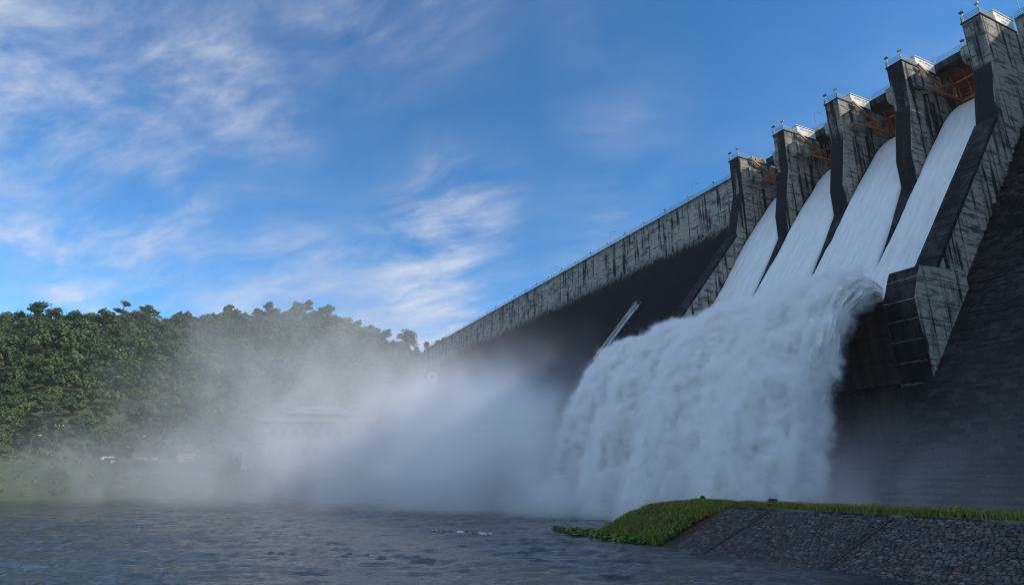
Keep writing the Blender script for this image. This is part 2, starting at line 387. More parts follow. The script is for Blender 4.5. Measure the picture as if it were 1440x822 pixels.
# rows of blocks on the stepped face right of the spillway
blk = []
def block_mesh():
    mb = MB(); x0, x1 = -.5+random.uniform(0, .02), .5-random.uniform(0, .02)
    mb.box(x0, x1, -1, random.uniform(-.03, .03), -.29, .29)
    return mb.mesh('block', M['block'], bevel=.035)
bvar = [block_mesh() for _ in range(10)]
cands = []
z = 0.3
row = 0
while z < 66.0:
    s = PS[0]-HWD-.02-random.uniform(0, .4); lo_s = 8.0
    if 12 < z < 29.2 and 24 < face_r(z) < 36: s -= .95
    while s > lo_s:
        wdt = random.uniform(.75, 1.6); cands.append((s-wdt/2, face_r(z)+random.gauss(0, .10)+(random.random() < .25)*random.uniform(-.42, .16), z, wdt-.04)); s -= wdt
    z += .6; row += 1
def in_view(s, d, z):
    v = W(s, d, z)-Vector((0, 0, 5)); fw = v.y*math.cos(PITCH)+v.z*math.sin(PITCH); up = -v.y*math.sin(PITCH)+v.z*math.cos(PITCH)
    return 720+880*v.x/fw, 411-880*up/fw, fw
vis = []
for c in cands:
    x, y, f = in_view(c[0], c[1], c[2])
    if -20 < x < 1440 and 0 < y < 640: vis.append((c[3]*.6/f/f, c))
vis.sort(key=lambda t: -t[0]*random.uniform(.8, 1.2))
own = set(id(c) for _, c in vis[:300])
face = empty('stepped_face'); face.parent = dam; face.matrix_parent_inverse = Matrix.Identity(4); face.location = (0, 0, 0); face.rotation_euler = (0, 0, 0)
face.matrix_local = Matrix.Identity(4)
co = []; qd = []
for c in cands:
    if id(c) in own:
        o = link('block', random.choice(bvar), face, (c[0], c[1], c[2])); o.scale = (c[3], 1, 1); o.rotation_euler = (0, random.gauss(0, .008), random.gauss(0, .02))
    else:
        x0, x1, y0, y1, z0, z1 = c[0]-c[3]/2, c[0]+c[3]/2, c[1]-1, c[1], c[2]-.285, c[2]+.285; b = len(co)
        co += [(x0, y0, z0), (x1, y0, z0), (x1, y1, z0), (x0, y1, z0), (x0, y0, z1), (x1, y0, z1), (x1, y1, z1), (x0, y1, z1)]
        qd += [(b+4, b+5, b+6, b+7), (b+1, b+2, b+6, b+5), (b+2, b+3, b+7, b+6), (b+3, b+0, b+4, b+7), (b, b+3, b+2, b+1)]
rest = link('block_rows', npmesh('block_rows', co, qd, mats=[M['block']]), face); rest['kind'] = 'stuff'
MB().prism([(-9.9, 66), (face_r(50)-.9, 50), (face_r(-2)-.9, -2), (-14, -2), (-14, 66)], -190, PS[0]-HWD-.1).build('core_wall', M['walltop'], face)

# ------------------------------------------------------------------ railings, lamps, houses, gates
def railing(name, pts, label, step=2.4, h=1.1, grp=None):
    """two or three rails on posts along a line of (s,d,z) points"""
    base = Vector(pts[0]); t = empty(name, base); tag(t, label, 'railing', grp)
    for hh in (h, h*.66, h*.33):
        mb = MB()
        for p, q in zip(pts[:-1], pts[1:]): mb.bar(Vector(p)-base+Vector((0, 0, hh)), Vector(q)-base+Vector((0, 0, hh)), .06)
        mb.build('rail', M['rail'], t)
    pm = MB().box(-.035, .035, -.035, .035, 0, h+.03).mesh('post', M['rail'])
    for p, q in zip(pts[:-1], pts[1:]):
        p, q = Vector(p), Vector(q); n = max(1, int((q-p).length/step))
        for k in range(n+1): link('post', pm, t, p+(q-p)*k/n-base)
    return t
railing('crest_railing', [(PS[4]+HWD+.1, DC-.12, HW+.35), (353, DC-.12, HW+.35)], 'long thin steel railing along the top of the wing wall', 3.2)
railing('crest_railing', [(-20, DC-.12, HW+.35), (PS[0]-HWD-.1, DC-.12, HW+.35)], 'short crest railing right of the nearest pier', 3.2)
ordn = ['nearest', 'second nearest', 'middle', 'second farthest', 'farthest']
for i, sc in enumerate(PS):
    railing('pier_railing', [(sc-HWD+.05, -2.2, 75.72), (sc-HWD+.05, 2.25, 75.72), (sc+HWD-.05, 2.25, 75.72), (sc+HWD-.05, -8, 75.72)], f'thin guard railing on top of the {ordn[i]} pier', 1.5)
for i in range(4):
    railing('bridge_railing', [(PS[i]-HWD+.2, DC+.1, HW-.1), (PS[i+1]-HWD-.2, DC+.1, HW-.1)], 'bridge railing between the %s pier and the %s pier' % (ordn[i], ordn[i+1]), 2.0)

def lamp_post(loc, label):
    t = empty('lamp_post', loc); tag(t, label, 'lamp post', 'tall lamp posts along the dam road')
    MB().tube([(0, 0, 0), (0, 0, 2.8), (0, 0, 5.6)], [.085, .07, .05], 8).build('pole', M['steel'], t)
    MB().tube([(0, 0, 5.55), (0, -.5, 5.75), (0, -1.7, 5.8)], .04, 6).build('arm', M['steel'], t)
    MB().add([(-.12, -1.6, 5.76), (.12, -1.6, 5.76), (.10, -2.25, 5.80), (-.10, -2.25, 5.80), (-.07, -1.6, 5.9), (.07, -1.6, 5.9), (.06, -2.2, 5.88), (-.06, -2.2, 5.88)],
             [(0, 3, 2, 1), (4, 5, 6, 7), (0, 1, 5, 4), (1, 2, 6, 5), (2, 3, 7, 6), (3, 0, 4, 7)]).build('lamp_head', M['lampdark'], t)
    MB().box(-.16, .16, -.16, .16, 0, .06).build('base_plate', M['steel'], t)
lamp_names = ['lamp post cut by the right edge beside the nearest pier', 'lamp post on the bridge behind the white house of the second farthest pier', 'lamp post on the wing wall closest to the spillway piers',
              'second lamp post along the wing wall from the piers', 'third lamp post along the wing wall from the piers', 'fourth lamp post along the wing wall from the piers', 'fifth lamp post along the wing wall, small and far', 'last lamp post near the left end of the wing wall']
for k, nm in enumerate(lamp_names):
    s = 41.0+39.7*k; lamp_post((s, DC-.9, HW-.24 if k < 2 else HW+.02), nm)

def flood_light(loc, yellow, label, h=1.5, tall=False):
    t = empty('flood_light', loc, random.uniform(-.5, .5)); tag(t, label, 'flood light', 'flood lights along the crest')
    MB().tube([(0, 0, 0), (0, 0, h)], .05 if not tall else .07, 6).build('post', M['paint_white'] if tall else M['rail'], t)
    MB().add([(-.28, -.14, h), (.28, -.14, h), (.36, .22, h+.06), (-.36, .22, h+.06), (-.24, -.12, h+.26), (.24, -.12, h+.26), (.34, .2, h+.36), (-.34, .2, h+.36)],
             [(0, 3, 2, 1), (4, 5, 6, 7), (0, 1, 5, 4), (1, 2, 6, 5), (2, 3, 7, 6), (3, 0, 4, 7)]).build('lamp_head', M['lampyellow'] if yellow else M['lampdark'], t)
NTH = ['first', 'second', 'third', 'fourth', 'fifth', 'sixth', 'seventh', 'eighth', 'ninth', 'tenth', 'eleventh', 'twelfth', 'thirteenth', 'fourteenth']
k = 0; s = PS[4]+HWD+6
while s < 335:
    q = 'nearest the piers' if k < 2 else ('%s of its colour from the piers' % NTH[k//2])
    flood_light((s, DC+.05, HW+.36), k % 2 == 0, ('yellow' if k % 2 == 0 else 'dark')+' flood light on the wing wall crest, '+q, 1.25); s += 9.9; k += 1
for i, sc in enumerate(PS):
    flood_light((sc-HWD+.25, 2.0, 75.72), True, f'yellow flood light on white post, near corner of the {ordn[i]} pier', 1.9, True)
    flood_light((sc+HWD-.25, 2.0, 75.72), False, f'dark flood light on white post, far corner of the {ordn[i]} pier', 1.9, True)
    if i: flood_light((sc+HWD-.5+0, -.6, 75.72), False, f'low dark flood light behind the railing of the {ordn[i]} pier', .9)
for i in range(3):
    flood_light((PS[i]+6.5, DC+.15, HW-.1), False, f'small flood light on the bridge next to the {ordn[i]} pier', 1.5, True)

def hoist_house(i):
    sc = PS[i]; t = empty('hoist_house', (sc-.25, -4.9, 75.72)); tag(t, f'white box-shaped hoist house with dark lettering on the {ordn[i]} pier', 'hoist house', 'white hoist houses on the piers')
    MB().box(-1.1, 1.1, -2.9, 2.9, 0, 2.15).build('wall', M['paint_white'], t, bevel=.03)
    MB().box(-1.22, 1.22, -3.02, 3.02, 2.152, 2.28).build('roof_slab', M['paint_white'], t)
    MB().box(-1.0, 1.0, 2.903, 2.95, .05, 1.95).build('door', M['paint_white'], t)
    # rows of small painted letters on the near side, too worn to read
    for rowi, (y0, y1, zt, hgt) in enumerate(((-1.9, 1.9, 1.35, .42), (-.6, .9, .62, .30))):
        mb = MB(); y = y1; rr = random.Random(i*7+rowi)
        while y > y0:
            w_ = rr.uniform(.16, .3); kind = rr.randrange(4); x0, x1 = -1.112, -1.103
            mb.box(x0, x1, y-w_, y-w_+.06, zt, zt+hgt)
            if kind != 1: mb.box(x0, x1, y-w_+.062, y, zt+hgt-.07, zt+hgt)
            if kind in (1, 3): mb.box(x0, x1, y-w_+.062, y, zt, zt+.07)
            if kind in (0, 3): mb.box(x0, x1, y-.06, y, zt+.072, zt+hgt-.072)
            y -= w_+.09
        if rowi == 0 or i == 0: mb.build('lettering', M['lettering'], t)
for i in range(4): hoist_house(i)
# the far pier carries a brown hoist machine instead of a house
t = empty('hoist_machine', (PS[4]-.3, -4.6, 75.72)); tag(t, 'brown open hoist machine with drums on the farthest pier', 'machine')
MB().box(-1.0, 1.0, -2.2, 2.4, 0, .35).build('bed_frame', M['brownpaint'], t)
for y in (-1.2, .4, 1.7): MB().tube([(-.8, y, .95), (.8, y, .95)], .55, 12).build('drum', M['brownpaint'], t)
MB().box(-.8, .5, -2.0, -.2, .355, 1.7).build('gear_case', M['brownpaint'], t, bevel=.05)
t = empty('hoist_machine', (PS[3]-.3, -10.6, HW-.2)); tag(t, 'brown hoist drum frame behind the white house of the second farthest pier', 'machine')
MB().box(-1.0, 1.0, -1.4, 1.4, 0, .35).build('bed_frame', M['brownpaint'], t)
for y in (-.8, .6): MB().tube([(-.8, y, 1.0), (.8, y, 1.0)], .55, 12).build('drum', M['brownpaint'], t)

def radial_gate(i):
    """gate between pier i and pier i+1; its hinge line is the origin"""
    s0, s1 = PS[i]+HWD+.12, PS[i+1]-HWD-.12; mid = (s0+s1)/2; hw = (s1-s0)/2
    t = empty('radial_gate', (mid, -2.6, 70.6)); tag(t, f'red and orange radial gate between {ordn[i]} and {ordn[i+1]} pier', 'gate', 'radial gates of the spillway')
    Rg = 10.6; P = lambda a, r=Rg: (-r*math.cos(R(a)), r*math.sin(R(a)))
    mb = MB(); N = 14; a0, a1 = -9, 33
    for k in range(N):
        aa, bb = a0+(a1-a0)*k/N, a0+(a1-a0)*(k+1)/N; p, q, p2, q2 = P(aa), P(bb), P(aa, Rg+.12), P(bb, Rg+.12)
        mb.add([(-hw, *p), (hw, *p), (hw, *q), (-hw, *q)], [(0, 1, 2, 3)]); mb.add([(-hw, *p2), (hw, *p2), (hw, *q2), (-hw, *q2)], [(3, 2, 1, 0)])
    p, q, p2, q2 = P(a0), P(a1), P(a0, Rg+.12), P(a1, Rg+.12)
    mb.add([(-hw, *q), (hw, *q), (hw, *q2), (-hw, *q2)], [(0, 1, 2, 3)]); mb.add([(-hw, *p), (hw, *p), (hw, *p2), (-hw, *p2)], [(3, 2, 1, 0)])
    skin = mb.build('skin_plate', M['red'], t, merge=True)
    for k in range(11):      # horizontal ribs on the dry side
        a = a0+1.5+(a1-a0-3)*k/10; p, q = P(a, Rg-.02), P(a, Rg-.38)
        MB().bar((-hw+.05, *((Vector(p)+Vector(q))/2)), (hw-.05, *((Vector(p)+Vector(q))/2)), .36, .10, up=(0, math.sin(R(a)), math.cos(R(a)))).build('rib', M['red'], skin)
    for x in np.linspace(-hw+.25, hw-.25, 5):
        mb = MB()
        for k in range(8):
            aa, bb = a0+.5+(a1-a0-1)*k/8, a0+.5+(a1-a0-1)*(k+1)/8
            mb.bar((x, *P(aa, Rg-.5)), (x, *P(bb, Rg-.5)), .16, .22)
        mb.build('stiffener', M['orange'], skin)
    for a in (23, 1.5): MB().bar((-hw+.1, *P(a, Rg-.85)), (hw-.1, *P(a, Rg-.85)), .42, .42).build('girder', M['orange'], t)
    for sg in (-1, 1):
        x = sg*(hw-.95); up, lo, hub = Vector((x, *P(23, Rg-.85))), Vector((x, *P(1.5, Rg-.85))), Vector((x, -.35, 0))
        MB().bar(hub, up, .34, .38).build('arm', M['orange'], t); MB().bar(hub, lo, .34, .42).build('arm', M['orange'], t)
        MB().bar(up, lo, .22).build('brace', M['orange'], t)
        for (f, g) in (((1, .66), (.78, 1.0)), ((.36, .40), (.36, .36)), ((.62, .40), (.62, .66)), ((.30, .18), (.3, .18))):
            MB().bar(hub.lerp(up, f[0]), hub.lerp(lo, f[1]), .15).build('brace', M['orange'], t)
        MB().bar(hub.lerp(up, 1.0), hub.lerp(lo, .72), .15).build('brace', M['orange'], t)
        MB().tube([(x-.45, 0, 0), (x+.45, 0, 0)], .55, 14).build('trunnion_hub', M['orange'], t)
        MB().bar(hub, hub+Vector((0, -.9, .1)), .6, .55).build('arm_shoe', M['orange'], t)
    # hoist rods from the pier top down to the gate
    for sg in (-1, 1):
        x = sg*(hw-.42)
        rod = MB().bar((x, .8, 4.75), (x, -4.9, 1.9), .26).build('hoist_rod', M['orange'], t)
        MB().bar((x, 1.2, 4.95), (x, -1.6, 3.55), .40).build('cylinder', M['brownpaint'], rod)
        MB().bar((x, 1.3, 4.5), (x, -2.6, 2.55), .12).build('guide_bar', M['orange'], rod)
for i in range(4): radial_gate(i)

# stairway and pipe running down the dark wing face
st = empty('face_stairway', (129.5, face_d(49), 49.0)); tag(st, 'pale stepped stairway climbing the dark wing face beside a pipe', 'stairway')
for k in range(26):
    z = 49.0-.6*k; d = face_d(z)
    MB().box(-.9, .9, d-.4, d+1.3, z-.6, z+.35).build('step', M['stair'], st, (0, -face_d(49), -49.0))
MB().box(-1.0, 1.3, -1.2, 1.0, .3, 1.1).build('landing', M['coping'], st)
pp = empty('drain_pipe', (127.6, face_d(48)+.6, 48.2)); tag(pp, 'pale blue pipe sloping straight down the dark wing face', 'pipe')
MB().tube([(0, 0, 0)]+[(0, face_d(48-z)-face_d(48)+.35, -z) for z in (2, 6, 10, 14, 18)], .24, 10).build('pipe_run', M['pipe'], pp)
for z in (1, 5, 9, 13): MB().box(-.35, .35, face_d(48-z)-face_d(48)-.7, face_d(48-z)-face_d(48)+.62, -z-.12, -z+.12).build('pipe_saddle', M['steel'], pp)

# ------------------------------------------------------------------ water on the spillway
def water_mat(name, c0, c1, stretch, rough=.55, bs=.5, bd=.15, sss=0.0):
    m, t, b = base_mat(name, rough, .3); co = obj_co(t); cs = t.scale(co, stretch)
    n = t.noise(cs, 1.0, 8, .68); n2 = t.noise(cs, 5.0, 5, .7)
    f = t.ramp(t.math('ADD', t.math('MULTIPLY', n, .6), t.math('MULTIPLY', n2, .4)), .32, .66)
    t.put(b.inputs['Base Color'], t.mix(f, c0, c1))
    bump(t, b, t.math('ADD', n, t.math('MULTIPLY', n2, .5)), bs, bd); return m
M['chutewater'] = water_mat('chute_water', (.66, .71, .75), (.88, .88, .87), (1.6, .16, .16), .5, .35, .12)
M['fallwater'] = water_mat('falling_water', (.72, .73, .73), (.93, .92, .89), (.8, .30, .22), .95, .45, .35)
dd, zz = smooth_profile(150)
tx = np.gradient(dd); tz = np.gradient(zz); tl = np.hypot(tx, tz); nx, nz = -tz/tl, tx/tl
nx, nz = np.where(nz < 0, -nx, nx), np.abs(nz)
bayname = ['nearest', 'second nearest', 'second farthest', 'farthest']
for i in range(4):
    sR, sL = PS[i]+HWD+.03, PS[i+1]-HWD-.03; nv = 70
    # past the pier noses the sheets spread until they meet
    sp = np.clip((dd-4.8)/13.0, 0, 1)*(HWD+.02)
    con = np.clip((4.0-dd)/9.0, 0, 1)*.55                       # drawn in where it leaves the gate
    a = sR-(sp if i > 0 else 0*sp); b_ = sL+(sp if i < 3 else 0*sp)
    a = a+con*.3; b_ = b_-con*1.6
    v = np.linspace(0, 1, nv); S = a[:, None]+(b_-a)[:, None]*v[None, :]
    edge = np.minimum(v, 1-v)*(b_-a).mean()
    fall = 1-np.exp(-edge/.35)
    U = np.cumsum(tl)[:, None]*np.ones((1, nv))
    amp = np.clip((dd+8)/30, .03, 1)[:, None]
    h = (.34*fbm(S*.9, U*.16, i*7.1, 4)+.14*fbm(S*4, U*.7, 3+i, 3))*amp - .55*(1-fall)[None, :]
    h += .28*np.exp(-((edge-1.0)/.8)**2)[None, :]*np.clip((dd-10)/8, 0, 1)[:, None]*(1-np.clip((dd-24)/8, 0, 1))[:, None]
    Dm = dd[:, None]+nx[:, None]*h; Zm = zz[:, None]+nz[:, None]*h
    top = np.stack([S, Dm, Zm], -1); bot = np.stack([S, (dd-nx*1.15)[:, None]+0*S, (zz-nz*1.15)[:, None]+0*S], -1)
    n_u = len(dd); idx = np.arange(n_u*nv).reshape(n_u, nv)
    q = np.stack([idx[:-1, :-1], idx[:-1, 1:], idx[1:, 1:], idx[1:, :-1]], -1).reshape(-1, 4)
    off = n_u*nv; e = []
    for c in (0, nv-1): e.append(np.stack([idx[:-1, c], idx[1:, c], off+idx[1:, c], off+idx[:-1, c]], -1))
    for r_ in (0, n_u-1): e.append(np.stack([idx[r_, :-1], idx[r_, 1:], off+idx[r_, 1:], off+idx[r_, :-1]], -1))
    me = npmesh('spillway_water', np.concatenate([top.reshape(-1, 3), bot.reshape(-1, 3)]), np.concatenate([q, q[:, ::-1]+off]+e), mats=[M['chutewater']], smooth=True)
    o = link('spillway_water', me); place(o); tag(o, f'smooth white sheet of water rushing down the {bayname[i]} spillway bay', 'water', 'water sheets on the spillway chute', 'structure')

# the jets leave the bucket lip and fall into the river: one lumpy body for each bay
def jet_path(x, top, k):
    if top: return 26.9+.66*x-.083*x*x*k
    return 25.2+.10*x-.085*x*x
pdrop = []
for i in range(4):
    sR = PS[i]+HWD+.02 if i == 0 else PS[i]; sL = PS[i+1]-HWD-.02 if i == 3 else PS[i+1]
    nu, nv = 190, 250; u = np.linspace(0, 1, nu)**.85
    reach = [1.0, 1.02, .94, .86][i]
    xt = u*23.6*reach; xb = u*18.6; zt = jet_path(xt, True, 1/reach**2); zb = jet_path(xb, False, 1)
    zt = np.maximum(zt, -2.0-u*0); zb = np.maximum(zb, -2.5)
    a = np.linspace(0, 2*np.pi, nv, endpoint=False); ca, sa = np.cos(a), np.sin(a); pw = 5.0
    rr = (np.abs(ca)**pw+np.abs(sa)**pw)**(-1/pw); cx_, cy_ = ca*rr, sa*rr              # a rounded box section: x across, y thickness
    cen = (sR+sL)/2; half = (sL-sR)/2+(.35+1.1*u)*(1 if 0 < i < 3 else .8)
    Ssec = cen+half[:, None]*cx_[None, :]
    if i == 0: Ssec = Ssec+np.clip(sR-Ssec, 0, 9)*np.clip(1-u*6, 0, 1)[:, None]
    w = (cy_[None, :]+1)/2
    crown = (1-np.abs(cx_)**2.2)[None, :]
    xd = xb[:, None]*(1-w)+(xt[:, None]*(1+.05*crown*u[:, None]))*w; zd = zb[:, None]*(1-w)+zt[:, None]*w+.35*crown*w*u[:, None]
    P = np.stack([Ssec, 34.35+xd, zd], -1)
    # outward normal by finite differences
    du = np.gradient(P, axis=0); dv = np.roll(P, -1, 1)-np.roll(P, 1, 1); N = np.cross(du, dv); N /= np.linalg.norm(N, axis=2, keepdims=True)+1e-9
    ctr = P.mean(1, keepdims=True); sg = np.sign(((P-ctr)*N).sum(2).mean()); N *= sg
    L = np.cumsum(np.linalg.norm(du, axis=2), 0)
    s_, l_, w3 = Ssec*.42, L*.20, w*2.0+i*5
    bil = lambda x, y, z: 1-np.abs(vnoise(x, y, z))*2
    n1 = fbm(s_*.7, l_*.7, w3, 3); n2 = bil(s_*1.5, l_*1.1, w3*1.5); n3 = bil(s_*3.6, l_*2.6, w3*2.4); n4 = bil(s_*8.3, l_*6.2, w3*4)
    amp = (.10+1.0*u**.8)[:, None]
    H = amp*(1.25*n1+.50*n2+.24*n3+.11*n4)+.03*fbm(s_*14, l_*10, w3, 2)
    rgt = np.clip(-cx_, 0, 1)[None, :]**3*(i == 0)
    H = H*(1+.25*rgt)
    P = P+N*(H-(.15+1.5*u)[:, None])[..., None]
    idx = np.arange(nu*nv).reshape(nu, nv); nxt = np.roll(idx, -1, 1)
    q = np.stack([idx[:-1], nxt[:-1], nxt[1:], idx[1:]], -1).reshape(-1, 4)
    o = link('falling_water', npmesh('falling_water', P.reshape(-1, 3), q, mats=[M['fallwater']], smooth=True)); place(o)
    tag(o, f'white churning jet of water falling from the {bayname[i]} spillway bay', 'water', 'jets falling from the bucket lip', 'structure')
    k = 42000; iu = np.minimum((rng.random(k)**.8*nu).astype(int), nu-1); iv = rng.integers(0, nv, k)
    offd = rng.exponential(.42, k)*(.12+1.1*u[iu]); pdrop.append(P[iu, iv]+N[iu, iv]*(offd[:, None])+rng.normal(0, .12, (k, 3))*(.2+u[iu])[:, None])
pd = np.concatenate(pdrop); pd = pd[pd[:, 2] > .1]; k = len(pd)
sz = rng.gamma(2.0, .011, k)+.014
tri = rng.normal(size=(k, 3, 3)); tri /= np.linalg.norm(tri, axis=2, keepdims=True)
tv = (pd[:, None, :]+tri*sz[:, None, None]*np.array([1, 1, 1.35])).reshape(-1, 3); tf = np.arange(k*3).reshape(-1, 3)
sd = link('spray_drops', npmesh('spray_drops', tv, None, tf, mats=[M['fallwater']])); place(sd)
tag(sd, 'fine drops of spray flying off the falling jets', 'spray', None, 'stuff')

# ------------------------------------------------------------------ the river
def river_mat():
    m, t, b = base_mat('river_water', .16, .5); tc = t.new('ShaderNodeNewGeometry').outputs['Position']
    n1 = t.noise(t.scale(tc, (.55, 1.3, 1)), 1.0, 6, .62, .4); n2 = t.noise(t.scale(tc, (2.2, 5.0, 1)), 1.0, 5, .62, .3); big = t.noise(tc, .05, 4, .6)
    t.put(b.inputs['Base Color'], t.mix(t.ramp(big, .35, .65), (.026, .033, .031), (.046, .054, .050)))
    t.put(b.inputs['Roughness'], t.ramp(big, .3, .7, .06, .15)); b.inputs['IOR'].default_value = 1.33
    bump(t, b, t.math('ADD', n1, t.math('MULTIPLY', n2, .35)), .55, .22); return m
M['river'] = river_mat()
def build_river():
    na, nr = 430, 470
    r = 14*np.exp(np.linspace(0, math.log(520/14), nr)); a = np.linspace(R(-62), R(58), na)
    Rr, Aa = np.meshgrid(r, a, indexing='ij'); X, Y = Rr*np.sin(Aa), Rr*np.cos(Aa)
    wx = X+1.2*fbm(X*.12, Y*.12, 1, 2); wy = Y+1.2*fbm(X*.12+9, Y*.12, 2, 2)
    rdg = lambda x, y, z: 1-np.abs(vnoise(x, y, z))*1.6
    fade = np.clip(1.25-Rr/240, .25, 1)
    lee = np.clip((np.hypot(X, Y)-10)/30, .4, 1)
    Z = fade*lee*(.13*fbm(wx*.14, wy*.30, 0, 3)+.13*rdg(wx*.36, wy*.85, 3)+.075*rdg(wx*.85+3, wy*1.9, 5)+.03*fbm(wx*2.4, wy*4.6, 7, 2))-.10
    # the boil under the jets heaves the surface
    idx = np.arange(na*nr).reshape(nr, na)
    q = np.stack([idx[:-1, :-1], idx[1:, :-1], idx[1:, 1:], idx[:-1, 1:]], -1).reshape(-1, 4)
    o = link('river', npmesh('river', np.stack([X, Y, Z], -1).reshape(-1, 3), q, mats=[M['river']], smooth=True)); tag(o, 'dark choppy river below the dam', 'river', None, 'structure')
build_river()
MB().add([(-700, -60, -.4), (500, -60, -.4), (500, 700, -.4), (-700, 700, -.4)], [(0, 1, 2, 3)])
rb = MB().add([(-3000, -1500, -3), (3000, -1500, -3), (3000, 4500, -3), (-3000, 4500, -3)], [(0, 1, 2, 3)]).build('river_bed', plain('pale_bounce_plain', (.27, .24, .17), .9, .2, sc=.05))  # ground plane lightened so its unseen part bounces sunlight onto the dam
tag(rb, 'river bed and plain under everything, made pale to bounce fill light', 'ground', None, 'structure')

# ------------------------------------------------------------------ left bank and the forested hill
SKYL = [(-62, .17), (-48, .19), (-40.2, .200), (-36.2, .223), (-32.5, .231), (-28.9, .233), (-24.6, .243), (-18.9, .262), (-14.5, .251), (-11.8, .226), (-9.9, .206), (-7.9, .196), (-4, .19), (4, .18)]
def ridge_r(az): return np.interp(az, [-40, -20, -10, -6], [430, 430, 395, 380])
def bank_r(az): return np.interp(az, [-62, -45, -33, -26, -20, -10, -2], [150, 196, 200, 192, 178, 186, 215])
def ground_z(X, Y):
    r = np.hypot(X, Y); az = np.degrees(np.arctan2(X, Y)); b = bank_r(az)+2.5*fbm(X*.05, Y*.05, 4, 3); rr = ridge_r(az)
    zr = np.interp(az, [a for a, _ in SKYL], [s for _, s in SKYL])*rr+5-11.5
    t = np.clip((r-b)/26, 0, 1); terr = -2+t*t*(3-2*t)*11.5+1.0*fbm(X*.06, Y*.06, 6, 3)
    f0 = b+46; h = np.clip((r-f0)/(rr-f0), 0, 1.0); hill = (zr-9)*(h**.88)
    beyond = np.clip((r-rr)/260, 0, 1); z = np.where(r <= rr, terr+hill, zr*(1-.75*beyond**1.4))
    return z+np.where(r > b+30, 2.2*fbm(X*.018, Y*.018, 8, 3), 0)*np.clip((r-b-30)/60, 0, 1)
def ground_mat():
    m, t, b = base_mat('bank_ground', .95, .1); co = t.new('ShaderNodeNewGeometry').outputs['Position']
    n = t.noise(co, .12, 7, .65); f = t.noise(co, 1.4, 5, .7)
    c = t.mix(t.ramp(n, .38, .62), (.050, .075, .028), (.085, .110, .042)); c = t.mix(t.ramp(f, .5, .75, 0, .5), c, (.070, .066, .040))
    t.put(b.inputs['Base Color'], c); bump(t, b, f, .8, .3); return m
def build_ground():
    na, nr = 260, 190; r = np.linspace(140, 760, nr); a = np.linspace(R(-62), R(6), na)
    Rr, Aa = np.meshgrid(r, a, indexing='ij'); X, Y = Rr*np.sin(Aa), Rr*np.cos(Aa); Z = ground_z(X, Y)
    idx = np.arange(na*nr).reshape(nr, na); q = np.stack([idx[:-1, :-1], idx[1:, :-1], idx[1:, 1:], idx[:-1, 1:]], -1).reshape(-1, 4)
    o = link('hillside', npmesh('hillside', np.stack([X, Y, Z], -1).reshape(-1, 3), q, mats=[ground_mat()], smooth=True)); tag(o, 'grassy far bank rising into a hill', 'hill', None, 'structure')
build_ground()

def leaf_mat(name, c0, c1, c2):
    m, t, b = base_mat(name, .6, .25); co = obj_co(t)
    oi = t.new('ShaderNodeObjectInfo').outputs['Random']; g = t.new('ShaderNodeNewGeometry'); gi = g.outputs['Random Per Island']
    pos = g.outputs['Position']; big = t.noise(pos, .09, 3, .6)
    c = t.mix(t.math('FRACT', t.math('ADD', oi, t.math('MULTIPLY', gi, .35))), c0, c1); c = t.mix(t.ramp(big, .40, .62, 0, .8), c, c2); sp = t.noise(pos, .16, 2, .5); c = t.mix(t.ramp(sp, .60, .68, 0, .55), c, tuple(k*w for k, w in zip(c2, (1.55, 1.25, 1.3)))); c = t.mix(t.ramp(sp, .34, .42, .6, 0), c, tuple(k*.6 for k in c0))
    t.put(b.inputs['Base Color'], c)
    return m
M['leaf'] = leaf_mat('tree_foliage', (.022, .054, .016), (.068, .112, .032), (.094, .138, .042))
M['leafdark'] = leaf_mat('dark_foliage', (.018, .040, .014), (.032, .062, .020), (.040, .070, .022))
M['bark'] = plain('tree_bark', (.14, .12, .10), .9)
def crown_arrays(h, rad, lobes, nleaf, seed, lsize, flat=1.0):
    """leaf faces scattered through a few uneven lobes, plus a small dark core"""
    g = np.random.default_rng(seed); V = []; T = []
    ctr = []
    for k in range(lobes):
        a = g.uniform(0, 2*np.pi); q = np.sqrt(g.random())*rad*.68; zz_ = h*(.52+.36*g.random()-.14*(q/rad))
        ctr.append((q*np.cos(a), q*np.sin(a), zz_, rad*g.uniform(.34, .58)))
    per = nleaf//lobes
    for (x, y, z, r_) in ctr:
        d = g.normal(size=(per, 3)); d /= np.linalg.norm(d, axis=1, keepdims=True); d[:, 2] = np.where(d[:, 2] < -.35, -d[:, 2], d[:, 2])
        rad_ = r_*(.62+.60*g.random((per, 1))); c = np.array([x, y, z])+d*rad_*np.array([1, 1, .8*flat])
        nrm = d+g.normal(0, .55, (per, 3)); nrm /= np.linalg.norm(nrm, axis=1, keepdims=True)
        t1 = np.cross(nrm, g.normal(size=(per, 3))); t1 /= np.linalg.norm(t1, axis=1, keepdims=True); t2 = np.cross(nrm, t1)
        s_ = lsize*g.uniform(.6, 1.4, (per, 1)); b0 = sum(len(v) for v in V)
        V.append(np.stack([c-t1*s_-t2*s_*.45, c+t1*s_*.2-t2*s_*.8, c+t1*s_+t2*s_*.35, c-t1*s_*.2+t2*s_*.75], 1).reshape(-1, 3))
        i = b0+np.arange(per)[:, None]*4; T += [i+np.array([[0, 1, 2]]), i+np.array([[0, 2, 3]])]
    return np.concatenate(V), np.concatenate(T), ctr
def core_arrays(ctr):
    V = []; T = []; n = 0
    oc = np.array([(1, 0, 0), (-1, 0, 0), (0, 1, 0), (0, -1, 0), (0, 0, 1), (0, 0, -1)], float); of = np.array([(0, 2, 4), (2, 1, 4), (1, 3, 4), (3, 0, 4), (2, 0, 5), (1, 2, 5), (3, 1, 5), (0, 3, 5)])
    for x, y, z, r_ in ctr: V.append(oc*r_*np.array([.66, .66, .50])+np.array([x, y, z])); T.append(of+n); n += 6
    return np.concatenate(V), np.concatenate(T)
